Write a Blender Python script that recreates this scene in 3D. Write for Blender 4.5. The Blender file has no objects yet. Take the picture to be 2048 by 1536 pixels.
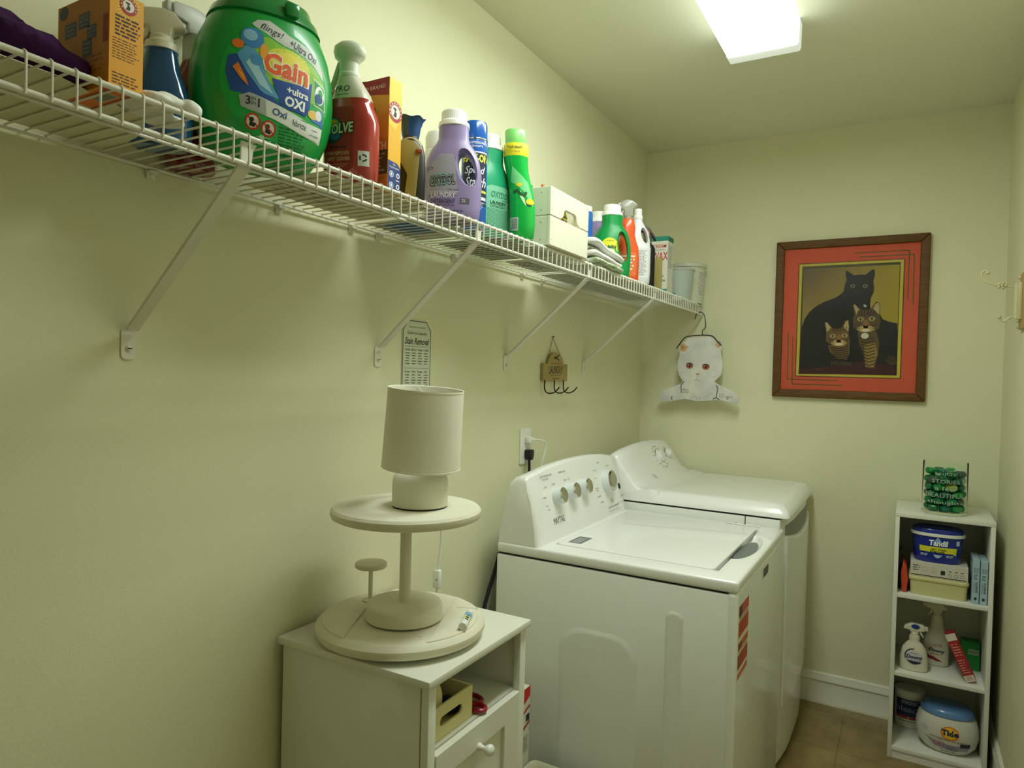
import bpy, bmesh, math, random
from mathutils import Vector, Matrix
from mathutils.bvhtree import BVHTree
from mathutils.geometry import tessellate_polygon
PI = math.pi
sc = bpy.context.scene
COL = sc.collection

# ---------------------------------------------------------------- camera, world, exposure
cam_d = bpy.data.cameras.new('camera'); cam = bpy.data.objects.new('camera', cam_d); COL.objects.link(cam)
cam_d.sensor_width = 36.0; cam_d.lens = 1375.9 / 2048 * 36.0; cam_d.clip_start = 0.02
_yaw, _pit, _rol = 0.5227, 0.0173, 0.0270
_f = Vector((-math.sin(_yaw)*math.cos(_pit), math.cos(_yaw)*math.cos(_pit), -math.sin(_pit)))
_r0 = Vector((math.cos(_yaw), math.sin(_yaw), 0)); _u0 = _r0.cross(_f)
_r = _r0*math.cos(_rol) + _u0*math.sin(_rol); _u = -_r0*math.sin(_rol) + _u0*math.cos(_rol)
cam.matrix_world = Matrix(((_r.x, _u.x, -_f.x, 1.1868), (_r.y, _u.y, -_f.y, 0.0), (_r.z, _u.z, -_f.z, 1.4517), (0, 0, 0, 1)))
sc.camera = cam
w = bpy.data.worlds.new('world'); sc.world = w; w.use_nodes = True
w.node_tree.nodes['Background'].inputs[0].default_value = (0.9, 1.0, 0.85, 1)
w.node_tree.nodes['Background'].inputs[1].default_value = 0.02
sc.view_settings.view_transform = 'Standard'; sc.view_settings.look = 'None'
sc.view_settings.gamma = 1.0; sc.view_settings.use_curve_mapping = False
sc.view_settings.exposure = 0.0
LIGHT_STRENGTH = 22.5            # the ceiling fixture's lens (built below) is the room's lamp
LIGHT_COLOR = 'eef7f1'

# ---------------------------------------------------------------- helpers
def lin(c):
    if isinstance(c, str):
        c = [int(c[i:i+2], 16)/255 for i in (0, 2, 4)]
    return tuple((v/12.92 if v <= 0.04045 else ((v+0.055)/1.055)**2.4) for v in c) + (1,)
MATS = {}
def M(name, col='ffffff', rough=0.45, metal=0.0, var=0.06, scale=18, bump=0.0, bscale=60, spec=0.5,
      trans=0.0, emit=0.0, sub=0.0, coat=0.0, col2=None, stretch=None, alpha=1.0, ior=1.45):
    if name in MATS: return name
    m = bpy.data.materials.new(name); m.use_nodes = True; nt = m.node_tree; N = nt.nodes; L = nt.links
    b = N['Principled BSDF']; c = lin(col)
    tc = N.new('ShaderNodeTexCoord'); mp = N.new('ShaderNodeMapping'); L.new(tc.outputs['Object'], mp.inputs[0])
    if stretch: mp.inputs['Scale'].default_value = stretch
    nz = N.new('ShaderNodeTexNoise'); nz.inputs['Scale'].default_value = scale; nz.inputs['Detail'].default_value = 3
    L.new(mp.outputs[0], nz.inputs['Vector'])
    rp = N.new('ShaderNodeValToRGB'); c2 = lin(col2) if col2 else tuple(v*(1-var) for v in c[:3]) + (1,)
    rp.color_ramp.elements[0].position = 0.35; rp.color_ramp.elements[1].position = 0.65
    rp.color_ramp.elements[0].color = c2; rp.color_ramp.elements[1].color = c
    L.new(nz.outputs[0], rp.inputs[0]); L.new(rp.outputs[0], b.inputs['Base Color'])
    b.inputs['Roughness'].default_value = rough; b.inputs['Metallic'].default_value = metal
    b.inputs['Specular IOR Level'].default_value = spec; b.inputs['IOR'].default_value = ior
    b.inputs['Transmission Weight'].default_value = trans
    b.inputs['Coat Weight'].default_value = coat; b.inputs['Alpha'].default_value = alpha
    if sub: b.inputs['Subsurface Weight'].default_value = sub; b.inputs['Subsurface Radius'].default_value = (0.01, 0.01, 0.01)
    if emit: b.inputs['Emission Color'].default_value = c; b.inputs['Emission Strength'].default_value = emit
    if bump:
        n2 = N.new('ShaderNodeTexNoise'); n2.inputs['Scale'].default_value = bscale; n2.inputs['Detail'].default_value = 4
        L.new(mp.outputs[0], n2.inputs['Vector'])
        bp = N.new('ShaderNodeBump'); bp.inputs['Strength'].default_value = bump; bp.inputs['Distance'].default_value = 0.002
        L.new(n2.outputs[0], bp.inputs['Height']); L.new(bp.outputs[0], b.inputs['Normal'])
    MATS[name] = m; return name
def T(col):   # printed ink of a given colour
    n = 'ink_' + col
    return M(n, col, rough=0.5, var=0.0)

class MB:
    """collects shapes into one mesh with several materials"""
    def __init__(s): s.v = []; s.f = []; s.m = []
    def add(s, vs, fs, mat):
        o = len(s.v); s.v += [tuple(p) for p in vs]; s.f += [tuple(i+o for i in q) for q in fs]; s.m += [mat]*len(fs); return s
    def tf(s, mx, start=0):
        for i in range(start, len(s.v)): s.v[i] = tuple(mx @ Vector(s.v[i]))
        return s
    def bm(s, b, mat):
        b.verts.index_update(); return s.add([v.co[:] for v in b.verts], [[v.index for v in f.verts] for f in b.faces], mat)
    def box(s, x0, x1, y0, y1, z0, z1, mat, bev=0.0, seg=2):
        b = bmesh.new(); bmesh.ops.create_cube(b, size=1)
        for v in b.verts: v.co = Vector(((x0+x1)/2+v.co.x*(x1-x0), (y0+y1)/2+v.co.y*(y1-y0), (z0+z1)/2+v.co.z*(z1-z0)))
        if bev: bmesh.ops.bevel(b, geom=b.edges[:], offset=bev, segments=seg, affect='EDGES', profile=0.5)
        s.bm(b, mat); b.free(); return s
    def loft(s, rings, mat, caps=(True, True)):
        n = len(rings[0]); vs = [p for r in rings for p in r]; fs = []
        for i in range(len(rings)-1):
            for j in range(n):
                k = (j+1) % n; fs.append((i*n+j, i*n+k, (i+1)*n+k, (i+1)*n+j))
        if caps[0]: fs.append(tuple(range(n-1, -1, -1)))
        if caps[1]: fs.append(tuple(range((len(rings)-1)*n, len(rings)*n)))
        return s.add(vs, fs, mat)
    def lathe(s, prof, mat, c=(0, 0, 0), n=32, sx=1.0, sy=1.0, caps=(True, True), e=2.0, ribs=0, rd=0.0):
        R = []
        for r, z in prof:
            ring = []
            for k in range(n):
                a = 2*PI*k/n; cc, ss = math.cos(a), math.sin(a)
                q = r*(1-(rd if ribs and (k*ribs//n*2+ (1 if (k*ribs % n) >= n//2 else 0)) % 2 else 0))
                ring.append((c[0]+q*sx*math.copysign(abs(cc)**(2/e), cc), c[1]+q*sy*math.copysign(abs(ss)**(2/e), ss), c[2]+z))
            R.append(ring)
        return s.loft(R, mat, caps)
    def body(s, prof, mat, e=2.4, n=40, c=(0, 0, 0), caps=(True, True)):
        """rings of half-width, half-depth, z (and optional x shift, exponent)"""
        R = []
        for q in prof:
            a, d, z = q[:3]; xo = q[3] if len(q) > 3 else 0; ee = q[4] if len(q) > 4 else e; ring = []
            for k in range(n):
                t = 2*PI*k/n; cc, ss = math.cos(t), math.sin(t)
                ring.append((c[0]+xo+a*math.copysign(abs(cc)**(2/ee), cc), c[1]+d*math.copysign(abs(ss)**(2/ee), ss), c[2]+z))
            R.append(ring)
        return s.loft(R, mat, caps)
    def tube(s, path, r, mat, n=10, smooth=0, closed=False):
        P = [Vector(p) for p in path]
        if smooth:
            Q = []; m = len(P)
            for i in range(m if closed else m-1):
                g = (lambda k: P[k % m]) if closed else (lambda k: P[min(max(k, 0), m-1)])
                a, b, c, d = g(i-1), g(i), g(i+1), g(i+2)
                for j in range(smooth):
                    t = j/smooth; Q.append(0.5*((2*b)+(-a+c)*t+(2*a-5*b+4*c-d)*t*t+(-a+3*b-3*c+d)*t**3))
            if not closed: Q.append(P[-1])
            P = Q
        rings = []; up = Vector((0, 0, 1)); m = len(P)
        for i, p in enumerate(P):
            d = (P[(i+1) % m]-P[i-1]) if closed else (P[min(i+1, m-1)]-P[max(i-1, 0)])
            d.normalize()
            if i == 0:
                if abs(d.z) > 0.9: up = Vector((1, 0, 0))
                x = d.cross(up).normalized()
            else:
                x = (x - d*x.dot(d)).normalized()
            y = d.cross(x); rr = r[i] if isinstance(r, list) and not smooth else (r if not isinstance(r, list) else r[0])
            rings.append([p+x*rr*math.cos(2*PI*k/n)+y*rr*math.sin(2*PI*k/n) for k in range(n)])
        if closed: rings.append(rings[0])
        return s.loft(rings, mat, (not closed, not closed))
    def rod(s, a, b, r, mat, n=8): return s.tube([a, b], r, mat, n)
    def ball(s, c, r, mat, n=16, sx=1, sy=1, sz=1, m=10):
        return s.lathe([(max(r*math.sin(PI*i/m), 1e-5), -r*math.cos(PI*i/m)*sz) for i in range(m+1)], mat, c, n, sx, sy)
    def prism(s, pts, t0, t1, mat, axis='y', bev=0.0, seg=2, holes=()):
        """extrude a 2D outline: axis y -> (x,z) outline, x -> (y,z), z -> (x,y)"""
        f = {'y': lambda a, b, t: (a, t, b), 'x': lambda a, b, t: (t, a, b), 'z': lambda a, b, t: (a, b, t)}[axis]
        loops = [list(pts)] + [list(h) for h in holes]; fl = [p for l in loops for p in l]; n = len(fl)
        tri = tessellate_polygon([[Vector((p[0], p[1], 0)) for p in l] for l in loops])
        vs = [f(p[0], p[1], t0) for p in fl] + [f(p[0], p[1], t1) for p in fl]
        if not holes: fs = [tuple(range(n)), tuple(range(2*n-1, n-1, -1))]
        else: fs = [t for t in tri] + [tuple(i+n for i in reversed(t)) for t in tri]
        o = 0
        for l in loops:
            m = len(l)
            for i in range(m): j = (i+1) % m; fs.append((o+i, o+j, n+o+j, n+o+i))
            o += m
        b = bmesh.new(); bv = [b.verts.new(v) for v in vs]
        for q in fs:
            try: b.faces.new([bv[i] for i in q])
            except ValueError: pass
        bmesh.ops.recalc_face_normals(b, faces=b.faces[:])
        if bev:
            b.normal_update()
            eg = [e for e in b.edges if len(e.link_faces) == 2 and e.calc_face_angle(0) > 0.6]
            bmesh.ops.bevel(b, geom=eg, offset=bev, segments=seg, affect='EDGES', profile=0.5, clamp_overlap=True)
        s.bm(b, mat); b.free(); return s
    def build(s, name, parent=None, loc=None, smooth=35):
        me = bpy.data.meshes.new(name); me.from_pydata(s.v, [], s.f)
        names = []
        for m in s.m:
            if m not in names: names.append(m)
        for m in names: me.materials.append(MATS[m])
        me.polygons.foreach_set('material_index', [names.index(m) for m in s.m])
        b = bmesh.new(); b.from_mesh(me); bmesh.ops.recalc_face_normals(b, faces=b.faces[:]) if not getattr(s, 'keep', 0) else None
        b.to_mesh(me); b.free()
        if smooth:
            me.polygons.foreach_set('use_smooth', [True]*len(me.polygons)); me.set_sharp_from_angle(angle=math.radians(smooth))
        me.update()
        o = bpy.data.objects.new(name, me); COL.objects.link(o)
        if parent: o.parent = parent
        if loc: o.location = loc
        return o

def thing(name, label, cat, loc=(0, 0, 0), rz=0.0, group=None):
    o = bpy.data.objects.new(name, None); COL.objects.link(o); o.empty_display_size = 0.05
    o.location = loc; o.rotation_euler = (0, 0, math.radians(rz)); o['label'] = label; o['category'] = cat
    if group: o['group'] = group
    return o
def tag(o, label, cat, group=None, kind=None):
    o['label'] = label; o['category'] = cat
    if group: o['group'] = group
    if kind: o['kind'] = kind
    return o
def struct(o): o['kind'] = 'structure'; return o
def copy_tree(o, parent=None):
    c = o.copy(); COL.objects.link(c)
    if parent: c.parent = parent
    for ch in [x for x in o.children]: copy_tree(ch, c)
    return c
def face(ang):  # rotation for an object whose front looks along local -Y so that it faces world angle ang (degrees)
    return ang + 90

_tc = {}
def text_mesh(st, bold=0.0, shear=0.0):
    k = (st, bold, shear)
    if k not in _tc:
        cu = bpy.data.curves.new('txt', 'FONT'); cu.body = st; cu.size = 1; cu.offset = bold; cu.shear = shear; cu.resolution_u = 2
        ob = bpy.data.objects.new('txt', cu); COL.objects.link(ob)
        bpy.context.view_layer.update(); me = ob.to_mesh()
        vs = [(v.co.x, v.co.y) for v in me.vertices]; fs = [tuple(p.vertices) for p in me.polygons]
        ob.to_mesh_clear(); bpy.data.objects.remove(ob); bpy.data.curves.remove(cu)
        if not vs: vs = [(0, 0)]
        x0 = min(v[0] for v in vs); x1 = max(v[0] for v in vs); y0 = min(v[1] for v in vs); y1 = max(v[1] for v in vs)
        _tc[k] = ([(x-x0, y-y0) for x, y in vs], fs, x1-x0, max(y1-y0, 1e-4))
    return _tc[k]
def ell(cx, cy, a, b, n=28, a0=0, a1=360):
    return [(cx+a*math.cos(math.radians(a0+(a1-a0)*i/n)), cy+b*math.sin(math.radians(a0+(a1-a0)*i/n))) for i in range(n + (0 if a1-a0 == 360 else 1))]
def rrect(x0, x1, y0, y1, r, n=5):
    P = []
    for cx, cy, a in ((x1-r, y1-r, 0), (x0+r, y1-r, 90), (x0+r, y0+r, 180), (x1-r, y0+r, 270)):
        for i in range(n+1): t = math.radians(a+90*i/n); P.append((cx+r*math.cos(t), cy+r*math.sin(t)))
    return P
class Label:
    """printed matter on a surface: (u,v) is laid on the body along direction -N"""
    def __init__(s, body=None, O=(0, 0, 0), U=(1, 0, 0), V=(0, 0, 1), step=0.006, base=0.0002, lay=0.00014):
        s.O, s.U, s.V = Vector(O), Vector(U).normalized(), Vector(V).normalized(); s.N = s.U.cross(s.V)
        s.bvh = BVHTree.FromPolygons([Vector(v) for v in body.v], body.f) if body else None
        s.mb = MB(); s.mb.keep = 1; s.step = step; s.base = base; s.lay = lay
    def pt(s, u, v, L):
        p = s.O+s.U*u+s.V*v; off = s.base+s.lay*L
        if s.bvh:
            h = s.bvh.ray_cast(p+s.N*0.4, -s.N, 0.8)
            if h[0] is not None: return h[0]+s.N*off*1.5
        return p+s.N*off
    def text(s, st, u, v, h, col, L=2, w=None, bold=0.0, shear=0.0, rot=0.0, align='c', arc=None):
        vs, fs, W, H = text_mesh(st, bold, shear); k = h/H; kx = (w/W) if w else k; mat = T(col)
        ox = {'c': -W/2, 'l': 0, 'r': -W}[align]; P = []; ca, sa = math.cos(math.radians(rot)), math.sin(math.radians(rot))
        for x, y in vs:
            x = (x+ox)*kx; y = (y-H/2)*k
            if arc: a = x/arc; x, y = (arc+y)*math.sin(a), (arc+y)*math.cos(a)-arc
            P.append(s.pt(u+x*ca-y*sa, v+x*sa+y*ca, L))
        s.mb.add(P, fs, mat); return s
    def poly(s, pts, col, L=1, mat=None):
        mat = mat or T(col)
        if not s.bvh:
            tri = tessellate_polygon([[Vector((p[0], p[1], 0)) for p in pts]])
            s.mb.add([s.pt(p[0], p[1], L) for p in pts], [tuple(t) for t in tri], mat); return s
        v0 = min(p[1] for p in pts); v1 = max(p[1] for p in pts); n = max(12 if len(pts) > 8 else 4, int((v1-v0)/s.step)); e = (v1-v0)*1e-4
        ys = sorted(set([v0+(v1-v0)*i/n for i in range(n+1)]))
        def cross(y):
            y = min(max(y, v0+e), v1-e); X = []
            for i in range(len(pts)):
                (xa, ya), (xb, yb) = pts[i], pts[(i+1) % len(pts)]
                if (ya <= y < yb) or (yb <= y < ya): X.append(xa+(y-ya)/(yb-ya)*(xb-xa))
            return sorted(X)
        rows = [(y, cross(y)) for y in ys]
        for (ya, A), (yb, B) in zip(rows, rows[1:]):
            if len(A) < 2 or len(B) < 2: continue
            m = max(1, int(math.ceil(max(A[-1]-A[0], B[-1]-B[0])/s.step)))
            vs = [s.pt(A[0]+(A[-1]-A[0])*i/m, ya, L) for i in range(m+1)] + [s.pt(B[0]+(B[-1]-B[0])*i/m, yb, L) for i in range(m+1)]
            s.mb.add(vs, [(i, i+1, m+2+i, m+1+i) for i in range(m)], mat)
        return s
    def rect(s, u0, u1, v0, v1, col, L=1): return s.poly([(u0, v0), (u1, v0), (u1, v1), (u0, v1)], col, L)
    def ring(s, cu, cv, r, t, col, L=2, asp=1.0, a0=0, a1=360, n=32):
        vs = []; mat = T(col)
        for i in range(n+1):
            a = math.radians(a0+(a1-a0)*i/n); vs += [s.pt(cu+r*math.cos(a), cv+r*asp*math.sin(a), L), s.pt(cu+(r-t)*math.cos(a), cv+(r-t)*asp*math.sin(a), L)]
        s.mb.add(vs, [(2*i, 2*i+1, 2*i+3, 2*i+2) for i in range(n)], mat); return s
    def line(s, pts, t, col, L=2):
        for (a, b) in zip(pts, pts[1:]):
            dx, dy = b[0]-a[0], b[1]-a[1]; l = math.hypot(dx, dy) or 1; nx, ny = -dy/l*t/2, dx/l*t/2
            s.mb.add([s.pt(a[0]+nx, a[1]+ny, L), s.pt(a[0]-nx, a[1]-ny, L), s.pt(b[0]-nx, b[1]-ny, L), s.pt(b[0]+nx, b[1]+ny, L)], [(0, 1, 2, 3)], T(col))
        return s
    def small(s, u0, u1, v0, v1, rows, col, L=2, seed=1, fill=0.45):
        """lines of fine print too small to read: rows of short dashes"""
        r = random.Random(seed); dv = (v1-v0)/rows
        for i in range(rows):
            v = v1-(i+0.5)*dv; u = u0; end = u1-(u1-u0)*r.random()*0.25
            while u < end:
                l = dv*r.uniform(0.8, 2.6); l = min(l, end-u); s.rect(u, u+l, v-dv*fill/2, v+dv*fill/2, col, L); u += l+dv*0.45
        return s
    def build(s, parent, name='label'): return s.mb.build(name, parent, smooth=30)

def boolean(target, cutter, op='DIFFERENCE'):
    """target/cutter are MBs; returns an MB of the result in the target's single material"""
    a = target.build('tmp', smooth=0); b = cutter.build('tmpc', smooth=0)
    md = a.modifiers.new('b', 'BOOLEAN'); md.operation = op; md.object = b; md.solver = 'EXACT'
    dg = bpy.context.evaluated_depsgraph_get(); me = a.evaluated_get(dg).to_mesh(); out = MB()
    nm = [m.name for m in a.data.materials]
    fm = [nm[min(p.material_index, len(nm)-1)] for p in me.polygons]
    out.v = [v.co[:] for v in me.vertices]; out.f = [tuple(p.vertices) for p in me.polygons]; out.m = fm
    a.evaluated_get(dg).to_mesh_clear()
    bpy.data.objects.remove(a); bpy.data.objects.remove(b); return out

# ---------------------------------------------------------------- common materials
M('white_enamel', 'eef0ea', rough=0.22, var=0.01, coat=0.3)
M('white_plastic', 'eeeee6', rough=0.35, var=0.02)
M('white_gloss', 'f4f4f0', rough=0.26, var=0.01, coat=0.25)
M('shelf_coating', 'e6e4d6', rough=0.4, var=0.05)
M('painted_wood', 'e6e3cf', rough=0.5, var=0.03, bump=0.15, bscale=40, stretch=(1, 6, 1))
M('chalk_paint', 'e4e0ca', rough=0.75, var=0.05, bump=0.3, bscale=90)
M('laminate', 'e6e6d8', rough=0.45, var=0.02)
M('black_plastic', '15151a', rough=0.4)
M('black_metal', '1a1a16', rough=0.45)
M('chrome', 'c8c8c4', rough=0.08, metal=1.0, var=0.0)
M('rubber_dark', '202020', rough=0.7)
M('seam', '23241c', rough=0.8)

# ---------------------------------------------------------------- the room
RW, RY0, RY1, RH = 1.514, -0.75, 3.385, 2.582
M('wall_paint', 'e5e3c0', rough=0.62, var=0.025, scale=2.2, bump=0.12, bscale=220)
M('ceiling_paint', 'e7e6cc', rough=0.75, var=0.025, scale=2.0, bump=0.12, bscale=220)
M('trim_paint', 'e6e5d2', rough=0.35, var=0.02)
def floor_material():
    m = bpy.data.materials.new('floor_tile'); m.use_nodes = True; nt = m.node_tree; N = nt.nodes; L = nt.links
    b = N['Principled BSDF']; tc = N.new('ShaderNodeTexCoord')
    n1 = N.new('ShaderNodeTexNoise'); n1.inputs['Scale'].default_value = 5; n1.inputs['Detail'].default_value = 8; n1.inputs['Roughness'].default_value = 0.7
    L.new(tc.outputs['Object'], n1.inputs['Vector'])
    rp = N.new('ShaderNodeValToRGB'); e = rp.color_ramp.elements
    e[0].position = 0.3; e[0].color = lin('74603a'); e[1].position = 0.72; e[1].color = lin('ab9460')
    L.new(n1.outputs[0], rp.inputs[0])
    br = N.new('ShaderNodeTexBrick'); br.offset = 0; br.inputs['Scale'].default_value = 1; br.inputs['Brick Width'].default_value = 0.33
    br.inputs['Row Height'].default_value = 0.33; br.inputs['Mortar Size'].default_value = 0.003
    br.inputs['Color1'].default_value = (1, 1, 1, 1); br.inputs['Color2'].default_value = (0.93, 0.93, 0.93, 1); br.inputs['Mortar'].default_value = (0.72, 0.70, 0.64, 1)
    L.new(tc.outputs['Object'], br.inputs['Vector'])
    mx = N.new('ShaderNodeMix'); mx.data_type = 'RGBA'; mx.blend_type = 'MULTIPLY'; mx.inputs[0].default_value = 1
    L.new(rp.outputs[0], mx.inputs[6]); L.new(br.outputs[0], mx.inputs[7]); L.new(mx.outputs[2], b.inputs['Base Color'])
    b.inputs['Roughness'].default_value = 0.4; MATS['floor_tile'] = m
floor_material()
def wall(name, b, mat='wall_paint'):
    struct(MB().box(*b, mat).build(name, smooth=0))
wall('floor', (-0.1, RW+0.1, RY0-0.1, RY1+0.1, -0.08, 0.0), 'floor_tile')
wall('ceiling', (-0.1, RW+0.1, RY0-0.1, RY1+0.1, RH, RH+0.08), 'ceiling_paint')
wall('wall_left', (-0.1, 0, RY0-0.1, RY1+0.1, 0, RH))
wall('wall_far', (0, RW, RY1, RY1+0.1, 0, RH))
wall('wall_right', (RW, RW+0.1, RY0-0.1, RY1+0.1, 0, RH))
wall('wall_near', (0, RW, RY0-0.1, RY0, 0, RH))
BBP = [(0, 0), (0.018, 0), (0.018, 0.012), (0.014, 0.018), (0.013, 0.100), (0.0175, 0.103), (0.0175, 0.110), (0.0125, 0.118), (0.010, 0.132), (0.004, 0.137), (0, 0.137)]
def baseboard(name, side):
    mb = MB()
    if side == 'far': mb.prism([(RY1-a, b) for a, b in BBP], 0.0, RW, 'trim_paint', axis='x')
    elif side == 'right': mb.prism([(RW-a, b) for a, b in BBP], RY0, RY1-0.018, 'trim_paint', axis='y')
    elif side == 'left': mb.prism([(a, b) for a, b in BBP], RY0, RY1-0.018, 'trim_paint', axis='y')
    struct(mb.build(name))
baseboard('baseboard_far', 'far'); baseboard('baseboard_right', 'right'); baseboard('baseboard_left', 'left')

# ---------------------------------------------------------------- ceiling light (the room's lamp)
M('light_lens', LIGHT_COLOR, rough=0.3, var=0, emit=LIGHT_STRENGTH)
M('light_lens_side', LIGHT_COLOR, rough=0.3, var=0, emit=LIGHT_STRENGTH*0.11)
M('light_end_cap', 'e6eee4', rough=0.25, var=0, emit=0.5)
def ceiling_light():
    t = thing('ceiling_light', 'long white wraparound fluorescent ceiling light, switched on', 'ceiling light', (0.745, 1.75, RH))
    W = 0.111; y0, y1 = -0.74, 0.61
    prof = [(-W, 0), (-W, -0.012), (-W+0.001, -0.070), (-W+0.003, -0.077), (-W+0.008, -0.080), (W-0.008, -0.080), (W-0.003, -0.077), (W-0.001, -0.070), (W, -0.012), (W, 0)]
    mb = MB(); n = len(prof); vs = [(x, y, z) for y in (y0+0.014, y1-0.049) for x, z in prof]
    for i in range(n-1): mb.add([vs[i], vs[i+1], vs[n+i+1], vs[n+i]], [(0, 1, 2, 3)], 'light_lens_side' if i in (0, 1, n-3, n-2) else 'light_lens')
    mb.build('lens', t)
    big = [(x*1.015, z*1.04 if z < 0 else z) for x, z in prof]
    MB().prism(big, y1-0.050, y1, 'light_end_cap', axis='y', bev=0.002).build('end_cap', t)
    MB().prism(big, y0, y0+0.016, 'light_end_cap', axis='y', bev=0.003).build('end_cap', t)
    MB().box(-W+0.02, W-0.02, y0+0.02, y1-0.02, -0.02, 0, 'white_enamel').build('backplate', t)
ceiling_light()
# ---------------------------------------------------------------- wire shelf on the left wall
ZT = 1.801; SX = 0.305; LIP = 0.0446
def wire_shelf():
    t = thing('wire_shelf', 'long white wire shelf with front lip along the left wall', 'shelf', (0, 0, ZT))
    y0, y1 = -0.35, 3.372
    for nm, x, z, r in (('front_rail', SX, -0.0035, 0.0040), ('lower_rail', SX, -LIP, 0.0040), ('back_rail', 0.010, -0.0045, 0.0032), ('middle_rail', 0.165, -0.0048, 0.0028)):
        MB().rod((x, y0, z), (x, y1, z), r, 'shelf_coating', n=12).build(nm, t)
    mb = MB(); n = int((y1-y0-0.01)/0.0277)
    off = 0.401 - 0.0277*int((0.401-y0)/0.0277)
    for i in range(n):
        y = off+0.0277*i
        if y > y1-0.003: break
        mb.tube([(0.006, y, 0.0), (SX-0.010, y, 0.0), (SX-0.001, y, 0.0020), (SX+0.0035, y, -0.0010), (SX+0.0042, y, -0.006), (SX+0.0042, y, -LIP+0.002), (SX+0.003, y, -LIP-0.0035)], 0.0017, 'shelf_coating', n=6)
    o = mb.build('deck_wires', t); o['label'] = 'thin white cross wires folded down over the front rail'
wire_shelf()
def bracket(y, label):
    t = thing('shelf_bracket', label, 'shelf bracket', (0, y, 0), 0, 'diagonal shelf brackets')
    A = Vector((0.012, 0, 1.507)); B = Vector((SX-0.004, 0, ZT-LIP+0.004)); d = (B-A).normalized(); n = Vector((-d.z, 0, d.x))
    w0, w1 = 0.011, 0.011
    mb = MB(); rings = []
    for p, w, th in ((A, 0.0115, 0.0035), (A+d*0.03, 0.0105, 0.006), (B-d*0.03, 0.0105, 0.006), (B, 0.0115, 0.004)):
        # channel section facing along y: flat strip lying in the y direction
        rings.append([p+Vector((0, -w, 0))-n*th/2, p+Vector((0, w, 0))-n*th/2, p+Vector((0, w, 0))+n*th/2, p+Vector((0, -w, 0))+n*th/2])
    mb.loft(rings, 'shelf_coating')
    mb.build('strut', t)
    f = MB(); f.prism(rrect(-0.0135, 0.0135, 1.455, 1.512, 0.010), 0.0005, 0.0030, 'shelf_coating', axis='x', bev=0.0008, seg=1)
    f.build('foot_plate', t)
    s = MB(); s.ball((0.004, 0, 1.475), 0.0058, 'shelf_coating', sx=0.6); s.box(0.0068, 0.0076, -0.004, 0.004, 1.4742, 1.4758, 'seam'); s.build('screw', t)
    h = MB(); h.prism([(-0.010, ZT-0.009), (-0.011, ZT-LIP+0.004), (-0.009, ZT-LIP+0.001), (0.010, ZT-LIP+0.001), (0.013, ZT-0.020), (0.020, ZT-0.009)], SX-0.0075, SX-0.0045, 'shelf_coating', axis='x', bev=0.001, seg=1)
    h.rod((SX-0.005, 0.004, ZT-0.016), (SX-0.0040, 0.004, ZT-0.016), 0.0022, 'seam'); h.build('hook_plate', t)
for y, l in ((0.708, 'white metal shelf bracket below the green laundry tub, its foot lowest on bare wall'),
             (1.362, 'white metal shelf bracket crossing the corner of the stain removal sign'),
             (2.010, 'white metal shelf bracket between stain sign and laundry hook sign'),
             (2.655, 'white metal shelf bracket nearest the corner, beyond the laundry hook sign')):
    bracket(y, l)
def clips():
    proto = None
    for y, lab in ((0.742, 'small white wall clip left of the first shelf bracket, the nearest one'), (1.030, 'small white wall clip under the red spray bottle'), (1.253, 'small white wall clip under the gold and black bottle'),
                   (1.350, 'small white wall clip touching the second shelf bracket'), (1.685, 'small white wall clip under the softener bottle and magazine'), (2.104, 'small white wall clip just past the crate, left of a close neighbour'), (2.255, 'small white wall clip under the folded kitchen towel'), (2.991, 'small white wall clip farthest away, beyond the last bracket')):
        if proto is None:
            proto = thing('wall_clip', lab, 'clip', (0, y, ZT), 0, 'wall clips under the shelf')
            b = MB(); b.box(0.0004, 0.017, -0.009, 0.009, -0.013, -0.0085, 'shelf_coating', 0.0015); b.box(0.0004, 0.006, -0.008, 0.008, -0.022, 0.004, 'shelf_coating', 0.001); b.build('clip_body', proto)
            b = MB(); b.ball((0.0065, 0, -0.0165), 0.0035, 'shelf_coating', sx=0.5); b.build('nail_head', proto)
        else:
            c = copy_tree(proto); c.location = (0, y, ZT); c['label'] = lab
clips()
# liner sheets and papers lying on the deck
M('liner_plastic', 'ddd8b8', rough=0.5, var=0.12, scale=9)
M('liner_grey', 'a9ab9c', rough=0.5, var=0.25, scale=14)
M('paper_print', 'd8d8c8', rough=0.6, var=0.2, scale=30)
def sheet(name, label, cat, pts, mat, z=0.0021, th=0.0012, group=None, marks=None):
    mb = MB().prism(pts, 0, th, mat, axis='z'); o = mb.build(name, loc=(0, 0, ZT+z)); tag(o, label, cat, group)
    if marks:
        L = Label(None, (0, 0, -0.0001), (0, 1, 0), (1, 0, 0), base=0.0002); marks(L); L.build(o, 'print')
    return o
sheet('shelf_liner', 'pale yellowed plastic liner under the yellow soda box at the shelf start', 'shelf liner', [(0.02, 0.20), (0.265, 0.20), (0.262, 0.455), (0.215, 0.60), (0.13, 0.64), (0.02, 0.66)], 'liner_plastic')
sheet('shelf_liner', 'cream liner with thin dark dashes under the red spray bottle and second soda box', 'shelf liner', [(0.05, 0.90), (0.26, 0.905), (0.27, 1.22), (0.04, 1.24)], 'liner_plastic',
      marks=lambda L: L.small(0.93, 1.12, 0.08, 0.2, 6, '5a4a30', seed=4, fill=0.12))  # rows of thin dark dashes on the underside of this liner
sheet('paper_sheet', 'loose printed paper under purple detergent bottle', 'paper', [(0.03, 1.27), (0.20, 1.26), (0.22, 1.47), (0.02, 1.50)], 'paper_print',
      marks=lambda L: (L.rect(1.30, 1.42, 0.06, 0.16, '2b5fa8', 1), L.small(1.29, 1.46, 0.03, 0.055, 3, '222222')))
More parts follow.
